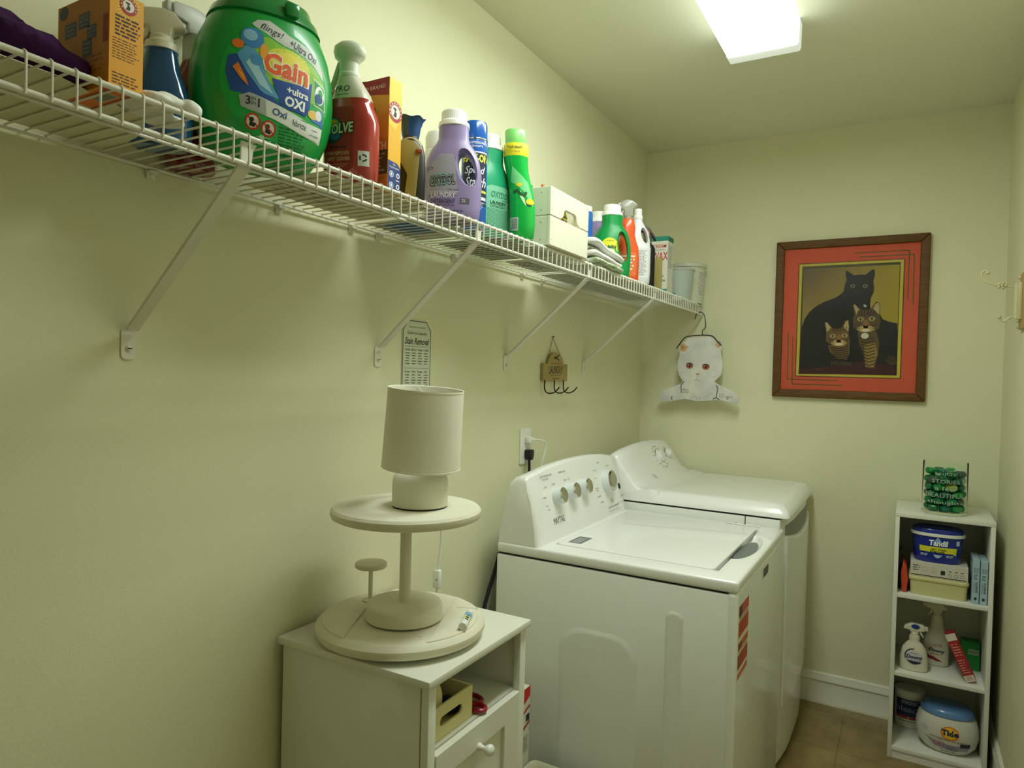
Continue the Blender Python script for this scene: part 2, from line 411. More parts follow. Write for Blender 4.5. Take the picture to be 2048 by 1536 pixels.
sheet('magazine', 'grey magazine lying under the white wooden crate', 'magazine', [(0.04, 1.56), (0.25, 1.55), (0.26, 1.85), (0.03, 1.86)], 'liner_grey',
      marks=lambda L: (L.small(1.6, 1.8, 0.05, 0.2, 8, '3a3a3a')))
sheet('paper_sheet', 'white printed paper hanging below the deck past the crate', 'paper', [(0.06, 1.89), (0.24, 1.88), (0.25, 2.12), (0.05, 2.14)], 'paper_print',
      marks=lambda L: (L.text('KEEP', 1.98, 0.16, 0.03, '333333'), L.small(1.92, 2.08, 0.07, 0.13, 3, '333333')))
sheet('shelf_liner', 'grey liner under the bottles at the far end of the shelf', 'shelf liner', [(0.03, 2.18), (0.27, 2.17), (0.27, 3.05), (0.03, 3.06)], 'liner_grey')

# ---------------------------------------------------------------- washing machine
def washer():
    t = thing('washing_machine', 'white top-load washing machine nearest, with four chrome-faced knobs', 'washing machine', (0.073, 1.865, 0))
    X, Y = 0.743, 0.765
    b = MB(); b.box(0, X-0.022, 0, Y, 0.03, 0.8765, 'white_enamel', 0.006, 2)
    b.box(0.006, X-0.03, 0.006, Y-0.006, 0.87, 0.884, 'seam')
    # pressed stiffening shapes on the near side
    for (x0_, x1_, z1_, rr, dep, sl) in ((0.225, 0.475, 0.705, 0.075, 0.0042, 0.020), (0.550, 0.602, 0.805, 0.020, 0.0030, 0.010)):
        R = []
        for k, d_ in ((0.0, 0.0005), (0.25, -0.0006), (0.6, -dep*0.75), (0.85, -dep*0.96), (1.0, -dep)):
            R.append([(x, d_, z) for x, z in rrect(x0_+sl*k, x1_-sl*k, 0.12+sl*k, z1_-sl*k, rr-sl*k*0.5, 8)])
        b.loft(R, 'white_enamel')
    b.build('cabinet', t)
    f = MB(); f.box(X-0.03, X, 0, Y, 0.03, 0.8825, 'white_enamel', 0.012, 4); f.build('front_panel', t)
    for x in (0.05, X-0.06):
        for y in (0.05, Y-0.05): MB().lathe([(0.02, 0), (0.022, 0.006), (0.012, 0.012), (0.012, 0.034)], 'rubber_dark', (x, y, 0), 16).build('foot', t)
    d = MB().box(0, X, 0, Y, 0.8815, 0.914, 'white_gloss', 0.008, 3)
    cut = MB().body([(0.010, 0.10, 0.888), (0.030, 0.145, 0.896), (0.044, 0.172, 0.911), (0.050, 0.184, 0.93)], 'white_gloss', e=2, n=32, c=(0.678, 0.41, 0))
    d = boolean(d, cut)
    cut = MB().box(0.166, 0.673, 0.080, 0.722, 0.9085, 0.93, 'white_gloss')
    d = boolean(d, cut)
    cut = MB().box(0.652, 0.672, 0.090, 0.714, 0.888, 0.93, 'white_gloss')
    d = boolean(d, cut); d.build('top_deck', t)
    M('recess_shade', '6f7674', rough=0.4); MB().body([(0.006, 0.085, 0.8985), (0.027, 0.142, 0.8990), (0.027, 0.142, 0.8996), (0.006, 0.085, 0.9000)], 'recess_shade', e=2, n=32, c=(0.682, 0.41, 0)).build('handle_recess', t)  # grey disc added in the lid recess, its colour stands in for shade
    l = MB(); l.prism(rrect(0.169, 0.660, 0.083, 0.719, 0.02), 0.9090, 0.9165, 'white_gloss', axis='z', bev=0.0028, seg=3)
    lid = l.build('lid', t)
    LB = Label(None, (0.214, 0.165, 0.9168), (0, 1, 0), (-1, 0, 0)); LB.rect(-0.046, 0.046, -0.022, 0.022, '77797a', 0); LB.small(-0.038, 0.03, -0.014, 0.014, 3, 'c8caca', 1); LB.build(lid, 'sticker')
    hg = MB(); hg.box(0.545, 0.665, 0.733, 0.747, 0.9142, 0.9185, 'white_plastic', 0.0015); hg.rod((0.58, 0.74, 0.9180), (0.58, 0.74, 0.9192), 0.003, 'rubber_dark'); hg.rod((0.61, 0.74, 0.9180), (0.61, 0.74, 0.9192), 0.003, 'rubber_dark'); hg.build('lid_bumper', t)
    # control console
    def sec(y, h, ins=0.0):  # (x, z) outline at y, top height h
        x0 = 0.0+ins*0.3; P = [(x0, 0.914), (0.006+ins*.3, 0.97), (0.018+ins*.3, h-0.085), (0.026+ins*.3, h-0.048), (0.036+ins*.3, h-0.025), (0.054+ins*.2, h-0.008), (0.074, h-0.001), (0.088, h-0.001), (0.0975-ins*.2, h-0.008), (0.104-ins*.3, h-0.03), (0.120-ins*.6, 1.05), (0.138-ins*.8, 0.968), (0.146-ins, 0.914)]
        return [(x, y, min(max(z, 0.9142), 2)) for x, z in P]
    def arch(u): return 1.128+0.024*(1-(2*u-1)**2)
    R = [sec(0.004, 1.112, 0.012), sec(0.008, 1.122, 0.005), sec(0.016, 1.129, 0.0)]
    for i in range(1, 13): u = i/13; R.append(sec(0.016+u*(Y-0.036), arch(u)+ (0.002 if 0.1 < u < 0.9 else 0)))
    R += [sec(Y-0.020, 1.126), sec(Y-0.012, 1.112, 0.006), sec(Y-0.006, 1.085, 0.014)]
    c = MB(); c.loft(R, 'white_gloss'); con = c.build('console', t, smooth=32)
    # console face frame: U along y, V up the face
    Vv = Vector((-0.2199, 0, 0.9755)); Uv = Vector((0, 1, 0)); Nn = Uv.cross(Vv)
    def fp(y, z):  # point on the face, world y,z -> local
        return Vector((0.1295-(z-1.0)*0.2254, y-1.865, z))
    M('knob_white', 'dfe5e4', rough=0.2, var=0)
    for y, z, r, lab in ((2.035, 1.047, 0.029, 'small chrome-faced knob nearest'), (2.140, 1.049, 0.029, 'small chrome-faced knob in the middle'), (2.243, 1.051, 0.029, 'small chrome-faced knob beside the big one'), (2.462, 1.043, 0.043, 'large chrome-faced cycle knob')):
        p = fp(y, z); k = MB(); k.lathe([(r*1.02, -0.001), (r*1.0, 0.004), (r*0.95, 0.024), (r*0.90, 0.030)], 'knob_white', n=36)
        mt = Matrix.Translation(p) @ Nn.to_track_quat('Z', 'Y').to_matrix().to_4x4(); k.tf(mt); ko = k.build('knob', con); ko['label'] = lab
        q = MB(); q.lathe([(r*0.905, 0.028), (r*0.90, 0.032), (r*0.80, 0.0345), (r*0.3, 0.0335), (0.0005, 0.033)], 'chrome', n=36); q.tf(mt)
        q.build('chrome_cap', con)
    b0 = fp(2.585, 1.010); q = MB(); q.lathe([(0.010, -0.001), (0.010, 0.003), (0.008, 0.004)], 'black_plastic', n=20, sy=1.2); q.tf(Matrix.Translation(b0) @ Nn.to_track_quat('Z', 'Y').to_matrix().to_4x4()); q.build('start_button', con)
    LB = Label(None, fp(2.0, 1.0)+Nn*0.0004, Uv, Vv, base=0.0012)
    def tx(s, y, z, h, **k): LB.text(s, y-2.0, (z-1.0)/0.9755, h, '4a4c46', **k)
    tx('MAYTAG', 2.030, 0.972, 0.021, w=0.080)
    tx('WASH TEMPERATURE', 1.985, 1.118, 0.006, w=0.085); tx('SOIL LEVEL', 1.98, 1.108, 0.005, w=0.045)
    tx('WATER LEVEL', 2.105, 1.118, 0.006, w=0.055); tx('WASH OPTION', 2.23, 1.121, 0.006, w=0.055)
    for (yy, zz, s, wd) in ((1.972, 1.083, 'HOT', .016), (2.030, 1.086, 'COLD', .02), (1.955, 1.052, 'WARM', .02), (1.963, 1.025, 'OFF', .014), (1.972, 1.013, 'LOW', .014), (2.12, 1.089, 'MED', .016), (2.15, 1.089, 'HIGH', .02), (2.225, 1.091, 'EXTRA', .022), (2.27, 1.093, 'RINSE', .022),
        (2.42, 1.118, 'BULKY', .022), (2.372, 1.093, 'NORMAL', .035), (2.37, 1.065, 'HEAVY', .025), (2.37, 1.028, 'POWER', .025), (2.37, 1.020, 'WASH', .02), (2.38, 0.998, 'DELICATE', .03), (2.395, .975, 'DRAIN', .03), (2.50, 1.098, 'QUICK', .03), (2.56, 1.04, 'CASUAL', .03), (2.49, .972, 'CYCLE', .028), (2.495, .964, 'STATUS', .02), (2.60, .972, 'START', .028)):
        tx(s, yy, zz, 0.0048, w=wd)
    for i in range(6): LB.poly(ell(0.455+i*0.018, -0.056+0.0002*i, 0.0032, 0.0032, 10), '2a2a28', 2); LB.rect(0.45+i*0.018, 0.458+i*0.018, -0.072, -0.069, '8a8c86', 2)
    LB.build(con, 'lettering')
    # badge and guide sticker on the front
    LB = Label(None, (X, 0, 0), (0, 1, 0), (0, 0, 1)); LB.rect(0.357, 0.456, 0.831, 0.864, 'c9cac0', 0); LB.rect(0.375, 0.456, 0.835, 0.860, '2e302c', 1); LB.text('MAYTAG', 0.415, 0.8475, 0.011, 'b8bab0', 2, w=0.066); LB.build(t, 'badge')
    LB = Label(None, (X, 0, 0), (0, 1, 0), (0, 0, 1)); y0, y1 = 0.022, 0.150
    LB.rect(y0, y1, 0.640, 0.842, 'e9dcc0', 0)
    LB.rect(y0, y1, 0.812, 0.842, 'c9543a', 1); LB.rect(y0, y0+0.04, 0.812, 0.842, '5a2418', 2)
    LB.text('ENERGY GUIDE', 0.086, 0.806, 0.007, '3c4a30', 2, w=0.11)
    LB.rect(y0, y1, 0.757, 0.800, 'c9502f', 1); LB.small(y0+0.01, y1-0.02, 0.762, 0.796, 5, '9c3a22', 2)
    LB.rect(y0, y1, 0.722, 0.742, 'c9643a', 1); LB.rect(y0, y0+0.045, 0.722, 0.742, '8e2a1c', 2)
    LB.text('NEW WASHER', 0.086, 0.7155, 0.006, '3c4a30', 2, w=0.1)
    LB.rect(y0, y1, 0.672, 0.709, 'b8402a', 1); LB.rect(y0, y0+0.07, 0.672, 0.709, '8e2a1c', 2); LB.small(y0+0.01, y1-0.01, 0.676, 0.705, 4, 'd86a4a', 3)
    LB.rect(y0, y1, 0.645, 0.660, 'cf6a52', 1)
    LB.build(t, 'guide_sticker')
washer()

# ---------------------------------------------------------------- dryer
def dryer():
    t = thing('clothes_dryer', 'white clothes dryer with curved console, behind the washer in the corner', 'dryer', (0.085, 2.648, 0))
    X, Y = 0.745, 0.715
    b = MB(); b.box(0, X-0.035, 0, Y, 0.03, 0.940, 'white_enamel', 0.005); b.box(0.004, X-0.04, 0.004, Y-0.004, 0.93, 0.9465, 'seam')
    b.box(0.5905, 0.5935, -0.0012, 0.002, 0.88, 0.940, 'seam'); b.build('cabinet', t)
    for x in (0.05, X-0.08):
        for y in (0.05, Y-0.05): MB().lathe([(0.02, 0), (0.022, 0.006), (0.012, 0.012), (0.012, 0.034)], 'rubber_dark', (x, y, 0), 16).build('foot', t)
    # bowed front panel with door
    n = 14; R = []
    for z, k in ((0.03, 0.95), (0.06, 1.0), (0.86, 1.0), (0.925, 0.97), (0.940, 0.9)):
        ring = [(X-0.04, 0.001, z)]
        for i in range(n+1): u = i/n; ring.append((X-0.032+0.030*k*(1-abs(2*u-1)**3.0), 0.001+(Y-0.002)*u, z))
        ring.append((X-0.04, Y-0.001, z)); R.append(ring)
    f = MB(); f.loft(R, 'white_enamel'); f.build('front_panel', t)
    d = MB()
    R = []
    for k, dx in ((1.0, 0.0), (1.0, 0.008), (0.985, 0.011)):
        ring = []
        for u, z in ([(0.075+i/n*0.85, 0.872-0.030*math.sin(PI*i/n)) for i in range(n+1)] + [(0.925-i/n*0.85, 0.24) for i in range(n+1)]):
            uu = 0.5+(u-0.5)*k; zz = 0.55+(z-0.55)*k; ring.append((X-0.033+0.030*(1-abs(2*uu-1)**3.0)+dx, Y*uu, zz))
        R.append(ring)
    d.loft(R, 'white_enamel', (False, False)); d.add(R[-1], [(i, i+1, 2*n-i, 2*n+1-i) for i in range(n)], 'white_enamel'); d.build('door', t)
    h = MB(); R = []
    for k, dx in ((1.0, 0.0004), (0.97, 0.0012)):
        ring = []
        for u, z in ([(0.075+i/n*0.85, 0.912+0.010*math.sin(PI*i/n)) for i in range(n+1)] + [(0.925-i/n*0.85, 0.876-0.030*math.sin(PI*i/n)) for i in range(n+1)]):
            ring.append((X-0.033+0.030*(1-abs(2*u-1)**3.0)+dx, Y*u, z))
        R.append(ring)
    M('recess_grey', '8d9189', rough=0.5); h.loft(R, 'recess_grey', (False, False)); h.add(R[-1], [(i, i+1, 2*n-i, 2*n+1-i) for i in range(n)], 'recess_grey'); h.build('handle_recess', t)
    # moulded glossy top
    def tr(ix, z, xf=0.0):
        P = rrect(0.0+ix*0.3, X-ix*1.0, ix, Y-ix, 0.02+ix*0.4, 6); return [(x, y, z) for x, y in P]
    m = MB(); m.loft([tr(0, 0.9465), tr(0, 0.955), tr(0.010, 0.972), tr(0.026, 0.989), tr(0.036, 0.993), tr(0.055, 0.9945)], 'white_gloss'); m.build('top', t, smooth=60)
    # console: swooping section, rounded ends
    def sec(y, h, ins):
        P = [(0.0+ins*.4, 0.950), (0.004+ins*.4, h-0.10), (0.022+ins*.4, h-0.035), (0.045, h-0.006), (0.062, h), (0.078, h-0.004), (0.096-ins*.3, h-0.030), (0.122-ins*.5, h-0.073+ins), (0.158-ins*.8, h-0.115+ins), (0.200-ins, h-0.141+ins*.5), (0.240-ins, 0.9990), (0.262-ins*1.5, 0.9935), (0.270-ins*1.5, 0.950)]
        return [(x, y, max(z, 0.950 if z <= 0.951 else 0.9935 if x > 0.2 else 0.99)) for x, z in P]
    R = [sec(0.001, 1.105, 0.030), sec(0.006, 1.120, 0.014), sec(0.016, 1.128, 0.005)]
    for i in range(1, 12): u = i/12; R.append(sec(0.016+u*(Y-0.032), 1.132+0.022*(1-(2*u-1)**2), 0))
    R += [sec(Y-0.016, 1.125, 0.005), sec(Y-0.006, 1.115, 0.014), sec(Y-0.001, 1.10, 0.03)]
    c = MB(); c.loft(R, 'white_gloss'); con = c.build('console', t, smooth=50)
    P0 = Vector((0.115, 0.0, 1.078)); Vv = Vector((-0.42, 0, 0.90)).normalized(); Uv = Vector((0, 1, 0)); Nn = Uv.cross(Vv)
    for y, r, zo, lab in ((0.425, 0.036, 0.0, 'large white timer knob'), (0.560, 0.024, 0.006, 'small white knob nearer the corner')):
        p = P0+Uv*y+Vv*zo; mt = Matrix.Translation(p) @ Nn.to_track_quat('Z', 'Y').to_matrix().to_4x4()
        k = MB(); k.lathe([(r*1.06, 0), (r*1.06, 0.006), (r*1.0, 0.008)], 'chrome', n=36); k.lathe([(r, 0.006), (r*0.97, 0.013), (r*0.72, 0.016), (r*0.70, 0.024), (r*0.62, 0.027)], 'white_gloss', n=36)
        k.box(-r*0.62, r*0.62, -0.004, 0.004, 0.020, 0.030, 'white_gloss', 0.002); k.tf(mt); ko = k.build('knob', con); ko['label'] = lab
    L = Label(c, P0, Uv, Vv)
    for a in range(0, 360, 24):
        ca, sa = math.cos(math.radians(a)), math.sin(math.radians(a)); L.rect(0.425+0.056*ca-0.007, 0.425+0.056*ca+0.007, 0.054*sa-0.0016, 0.054*sa+0.0016, '70726a', 2)
    for a in range(30, 200, 40):
        ca, sa = math.cos(math.radians(a)), math.sin(math.radians(a)); L.rect(0.56+0.038*ca-0.005, 0.56+0.038*ca+0.005, 0.038*sa-0.0014, 0.038*sa+0.0014, '70726a', 2)
    L.ring(0.205, -0.075, 0.014, 0.0018, '8b8d85', 2, asp=0.9); L.small(0.197, 0.213, -0.080, -0.070, 2, '8b8d85')
    L.build(con, 'lettering')
dryer()

# ---------------------------------------------------------------- side cabinet
NX, NY0, NY1, NZ = 0.424, 1.044, 1.447, 0.862
def side_cabinet():
    t = thing('side_cabinet', 'cream wooden side cabinet with open shelf and one door beside the washer', 'cabinet', (0.012, NY0, 0))
    D, W = NX-0.012, NY1-NY0
    MB().box(0, D, 0, W, NZ-0.016, NZ, 'laminate', 0.002).build('cabinet_top', t)
    s = MB(); s.box(0.008, D-0.029, 0.010, 0.024, 0.0, NZ-0.0165, 'laminate', 0.0008); s.build('side_panel', t)
    s = MB(); s.box(0.008, D-0.026, W-0.024, W-0.010, 0.0, NZ-0.0165, 'laminate', 0.0008); s.build('side_panel', t)
    s = MB(); s.box(D-0.0255, D-0.008, 0.010, 0.034, 0.0, NZ-0.0165, 'laminate', 0.001); s.build('front_stile', t)
    s = MB(); s.box(D-0.0255, D-0.008, W-0.036, W-0.010, 0.0, NZ-0.0165, 'laminate', 0.001); s.build('front_stile', t)
    MB().box(0.006, 0.010, 0.024, W-0.024, 0.05, NZ-0.0165, 'laminate').build('back_panel', t)
    MB().box(0.010, D-0.024, 0.0243, W-0.0243, 0.693, 0.705, 'laminate').build('inner_shelf', t)
    MB().box(0.010, D-0.03, 0.0243, W-0.0243, 0.05, 0.064, 'laminate').build('inner_shelf', t)
    y0, y1 = 0.036, W-0.038
    d = MB(); fr = [(y0, 0.08), (y1, 0.08), (y1, 0.703), (y0, 0.703)]
    d.prism(fr, D-0.022, D-0.006, 'laminate', axis='x', bev=0.0012, seg=1, holes=[[(y0+0.052, 0.135), (y1-0.066, 0.135), (y1-0.066, 0.648), (y0+0.052, 0.648)]])
    d.box(D-0.021, D-0.0145, y0+0.05, y1-0.05, 0.133, 0.650, 'laminate')
    dr = d.build('door', t)
    k = MB(); k.lathe([(0.0075, 0), (0.0078, 0.003), (0.005, 0.010), (0.0052, 0.016), (0.0115, 0.024), (0.0125, 0.030), (0.009, 0.035), (0.0005, 0.0365)], 'white_gloss', n=24)
    k.tf(Matrix.Translation((D-0.0062, 1.234-NY0, 0.652)) @ Matrix.Rotation(PI/2, 4, 'Y')); k.build('knob', dr, smooth=70)
    b = MB(); b.box(D-0.032, D-0.026, W-0.052, W-0.036, NZ-0.030, NZ-0.017, 'rubber_dark', 0.001); b.build('door_stop', t)
side_cabinet()

# ---------------------------------------------------------------- cube bookcase in the far corner
BX0, BX1, BY0, BZ = 1.160, 1.479, 3.040, 0.951
def bookcase():
    t = thing('cube_bookcase', 'narrow white three-cube bookcase in the far right corner', 'bookcase', (BX0, BY0, 0))
    W, D = BX1-BX0, 0.325; th = 0.0145
    MB().box(0, W, 0, D, BZ-0.016, BZ, 'laminate', 0.0008).build('cabinet_top', t)
    for x in (0, W-th): MB().box(x, x+th, 0, D, 0, BZ-0.0163, 'laminate', 0.0006).build('side_panel', t)
    for z in (0.640, 0.336, 0.045): MB().box(th+0.0002, W-th-0.0002, 0, D-0.006, z-0.015, z, 'laminate', 0.0006).build('shelf_board', t)
    MB().box(th, W-th, 0.004, 0.014, 0.0, 0.0298, 'laminate').build('toe_board', t)
    MB().box(th, W-th, D-0.0055, D-0.001, 0.01, BZ-0.0165, 'laminate').build('back_panel', t)
bookcase()
# ---------------------------------------------------------------- things on the wire shelf
ZS = ZT+0.0022
def cloth_blob(name, label, cat, loc, pts, mat, rz=0, amp=0.006, seed=3, res=0.011):
    """lump of crumpled cloth from overlapping ellipsoids, fused"""
    mb = MB()
    for (x, y, z, a, b, c) in pts: mb.ball((x, y, z), 1.0, mat, n=18, sx=a, sy=b, sz=c, m=12)
    o = mb.build(name, smooth=180)
    md = o.modifiers.new('r', 'REMESH'); md.mode = 'VOXEL'; md.voxel_size = res*0.45; md.use_smooth_shade = True
    tx = bpy.data.textures.new(name, 'CLOUDS'); tx.noise_scale = 0.035; tx.noise_depth = 3
    dm = o.modifiers.new('d', 'DISPLACE'); dm.texture = tx; dm.strength = amp*2.6; dm.mid_level = 0.55
    o.location = loc; o.rotation_euler = (0, 0, math.radians(rz)); tag(o, label, cat); return o
M('purple_cloth', '4a1a5e', rough=0.95, var=0.35, scale=40, bump=0.8, bscale=130)
M('white_cloth', 'ebebe2', rough=0.9, var=0.05, bump=0.6, bscale=90)
cloth_blob('cleaning_cloth', 'crumpled dark purple fluffy cloth at the near end of the shelf', 'cloth', (0.20, 0.36, ZS),
           [(0.02, -0.06, 0.040, 0.08, 0.09, 0.040), (-0.03, 0.0, 0.048, 0.07, 0.09, 0.042), (0.0, 0.07, 0.035, 0.075, 0.06, 0.028), (-0.02, 0.05, 0.055, 0.05, 0.06, 0.030), (0.03, 0.115, 0.022, 0.045, 0.035, 0.020)], 'purple_cloth', amp=0.006)
cloth_blob('cleaning_cloth', 'crumpled white cloth scrap on the shelf rim beside the green tub', 'cloth', (0.268, 0.594, ZS),
           [(0.0, -0.015, 0.010, 0.03, 0.03, 0.010), (0.008, 0.0, 0.014, 0.018, 0.022, 0.013), (0.012, 0.032, 0.013, 0.016, 0.018, 0.013), (-0.03, -0.01, 0.006, 0.035, 0.04, 0.006), (-0.045, 0.03, 0.005, 0.03, 0.03, 0.005)], 'white_cloth', amp=0.0035, res=0.007)
sheet('packet', 'grey brown printed packet lying under the purple cloth', 'packet', [(0.045, 0.425), (0.14, 0.40), (0.155, 0.475), (0.045, 0.515)], 'liner_grey', z=0.0036, th=0.004,
      marks=lambda L: L.small(0.43, 0.49, 0.06, 0.13, 4, '2a2622'))

def soda_logo(L, u, v, r, asp=1.0, lay=2):
    L.poly(ell(u, v, r, r*asp), 'f2ead8', lay); L.ring(u, v, r, r*0.34, 'b02a2a', lay+1, asp)
    for k, ch in enumerate('ARM&HAMMER'):
        a = math.radians(205-k*25.5); L.text(ch, u+r*0.83*math.cos(a), v+r*0.83*asp*math.sin(a), r*0.2, 'f6efe0', lay+2, rot=math.degrees(a)-90, bold=0.02)
    L.poly([(u-r*.35, v-r*.45*asp), (u+r*.1, v-r*.5*asp), (u+r*.2, v-r*.1*asp), (u-r*.02, v+r*.1*asp), (u+r*.15, v+r*.2*asp), (u+r*.1, v+r*.38*asp), (u-r*.32, v+r*.42*asp), (u-r*.36, v+r*.25*asp), (u-r*.12, v+r*.15*asp), (u-r*.15, v-r*.1*asp)], '2a2420', lay+1)
def carton(name, label, loc, rz, w, d, h, mat, bev=0.0012, cat='box'):
    t = thing(name, label, cat, loc, rz); mb = MB().box(-w/2, w/2, -d/2, d/2, 0, h, mat, bev, 1); mb.build('carton', t); return t, mb
def faces(w, d, h):  # label frames on the front (-Y), right (+X), bottom
    return (lambda **k: Label(None, (0, -d/2, 0), (1, 0, 0), (0, 0, 1), **k)), (lambda **k: Label(None, (w/2, 0, 0), (0, 1, 0), (0, 0, 1), **k)), (lambda **k: Label(None, (0, 0, 0), (1, 0, 0), (0, -1, 0), **k))

def baking_soda():
    w, d, h = 0.119, 0.0465, 0.122
    M('carton_orange', 'd9861a', rough=0.4, var=0.04)
    t, mb = carton('baking_soda_box', 'orange baking soda box standing beside the blue spray bottle', (0.2355, 0.5235, ZS), 0, w, d, h, 'carton_orange')
    F, R, B = faces(w, d, h)
    L = F(); L.rect(-w/2, w/2, 0, h, 'c47a1c', 0); L.rect(w/2-0.012, w/2, 0.055, 0.09, '8e2a1c', 1)
    for (u, v, a, b) in ((-0.028, 0.086, .014, .010), (0.004, 0.092, .013, .010), (0.022, 0.074, .011, .009), (0.012, 0.055, .011, .011)):
        L.rect(u-a, u+a, v-b, v+b, '4a4e5c', 1); L.small(u-a*.8, u+a*.8, v-b*.8, v+b*.8, 3, '7d8090', 2)
    L.poly(ell(-0.045, 0.112, 0.011, 0.009), '3e4258', 1); L.small(-0.05, 0.05, 0.02, 0.045, 4, '8a5212', 1, fill=.3); L.build(t, 'front_print')
    L = R(); q = d/2-0.001; L.rect(-q, q, 0, h, 'f0a81e', 0)
    for k in range(24):
        a = math.radians(k*15); L.poly([(0.002+.012*math.cos(a-.06), .107+.012*math.sin(a-.06)), (0.002+.021*math.cos(a), min(.107+.021*math.sin(a), h)), (0.002+.012*math.cos(a+.06), .107+.012*math.sin(a+.06))], 'f8d860', 1)
    soda_logo(L, 0.002, 0.109, 0.0115)
    L.small(-0.015, 0.018, 0.066, 0.094, 6, '3a2410', 2, fill=.5, seed=8); L.small(-0.018, 0.018, 0.036, 0.064, 8, '6a4412', 2, fill=.32, seed=9)
    L.small(-0.018, 0.018, 0.004, 0.020, 4, '5a3812', 2, fill=.4, seed=10); L.build(t, 'side_print')
    L = B(); L.rect(-0.045, 0.05, -0.018, 0.018, 'e0702a', 0); L.rect(-0.01, 0.03, -0.010, 0.012, 'c8c4a8', 1)
    for k in range(14): L.rect(-0.008+k*0.0026, -0.0068+k*0.0026, -0.008, 0.010, '2c2c28', 2)
    L.build(t, 'bottom_print')
baking_soda()

def trigger_head(mb, z, mat, w=0.026, s=1.0, kind=0):
    """nozzle towards -X"""
    if kind == 0: P = [(-0.046, 0.020), (-0.048, 0.040), (-0.040, 0.046), (0.000, 0.050), (0.020, 0.046), (0.040, 0.024), (0.038, 0.018), (0.020, 0.017), (0.016, 0.0), (-0.016, 0.0), (-0.018, 0.016), (-0.030, 0.018)]
    elif kind == 1: P = [(-0.030, 0.030), (-0.034, 0.046), (-0.028, 0.060), (-0.010, 0.068), (0.012, 0.066), (0.032, 0.052), (0.036, 0.042), (0.022, 0.036), (0.017, 0.028), (0.018, 0.0), (-0.016, 0.0), (-0.018, 0.026)]
    elif kind == 2: P = [(-0.040, 0.014), (-0.042, 0.034), (-0.030, 0.042), (0.015, 0.044), (0.040, 0.030), (0.046, 0.014), (0.020, 0.012), (0.014, 0.0), (-0.014, 0.0), (-0.016, 0.010), (-0.028, 0.010)]
    mb.prism([(x*s, z+y*s) for x, y in P], -w/2*s, w/2*s, mat, axis='y', bev=0.0045*s, seg=3)
def lever(mb, z, mat, s=1.0, x0=-0.026, dz=0.018):
    P = [(x0+0.010, dz+0.002), (x0+0.002, dz), (x0-0.002, dz-0.016), (x0-0.010, dz-0.034), (x0-0.006, dz-0.036), (x0+0.005, dz-0.020), (x0+0.012, dz-0.004)]
    mb.prism([(x*s, z+y*s) for x, y in P], -0.008*s, 0.008*s, mat, axis='y', bev=0.002*s)
def spray_bottle(name, label, loc, phi, prof, col_body, e=2.5, head_z=None, kind=0, head_mat='white_plastic', hs=1.0, collar=(0.016, 0.018), flip=False, nozzle=True, hrot=0, lever_mat=None):
    t = thing(name, label, 'spray bottle', loc, face(phi)); body = MB().body(prof, col_body, e=e, n=48); body.build('bottle', t)
    z = head_z if head_z is not None else prof[-1][2]
    c = MB(); c.lathe([(collar[0], z-0.004), (collar[0], z+collar[1]*0.8), (collar[0]*0.85, z+collar[1])], head_mat, n=24); 
    o = c.build('collar', t)
    h = MB(); trigger_head(h, z+collar[1]-0.003, head_mat, s=hs, kind=kind)
    l = MB(); lever(l, z+collar[1]-0.003, lever_mat or head_mat, s=hs, dz=0.020 if kind != 1 else 0.030)
    rot = Matrix.Rotation(math.radians(hrot + (180 if flip else 0)), 4, 'Z'); h.tf(rot); l.tf(rot)
    ho = h.build('trigger_head', t); l.build('trigger', ho)
    if nozzle:
        n = MB(); zz = z+collar[1]-0.003+(0.034 if kind == 0 else 0.048 if kind == 1 else 0.026)*hs; xx = {0: -0.046, 1: -0.032, 2: -0.040}[kind]*hs
        n.box(xx-0.010, xx+0.004, -0.009*hs, 0.009*hs, zz-0.009*hs, zz+0.009*hs, head_mat, 0.002); n.tf(rot); n.build('nozzle', ho)
    return t, body

M('blue_liquid', '2a5f96', rough=0.12, var=0.08, coat=0.5, trans=0.25)
M('head_cream', 'e4e0cc', rough=0.35)
t, body = spray_bottle('spray_bottle', 'blue spray bottle with cream trigger between orange box and green tub', (0.107, 0.692, ZS), -42,
    [(0.040, 0.026, 0.0), (0.047, 0.031, 0.006), (0.050, 0.033, 0.04), (0.047, 0.031, 0.075), (0.038, 0.028, 0.105), (0.030, 0.024, 0.125), (0.026, 0.022, 0.145), (0.024, 0.021, 0.160), (0.020, 0.019, 0.166), (0.016, 0.016, 0.171)], 'blue_liquid', kind=0, head_mat='head_cream', collar=(0.018, 0.012), hs=0.92)
b = MB(); b.lathe([(0.0255, 0.158), (0.0250, 0.169), (0.019, 0.174), (0.017, 0.176)], 'head_cream', n=28); b.build('neck_ring', t)
M('red_liquid', '8e2a26', rough=0.12, var=0.08, coat=0.5, trans=0.2)
M('clear_frost', 'd9d9cc', rough=0.35, var=0.02, trans=0.3)
spray_bottle('spray_bottle', 'dark red spray bottle half hidden behind the green laundry tub', (0.034, 0.800, ZS), -2,
    [(0.040, 0.028, 0.0), (0.045, 0.032, 0.006), (0.046, 0.033, 0.12), (0.038, 0.028, 0.155), (0.022, 0.02, 0.185), (0.016, 0.016, 0.200)], 'red_liquid', kind=0, head_mat='clear_frost', hs=1.0, hrot=0, collar=(0.018, 0.046))

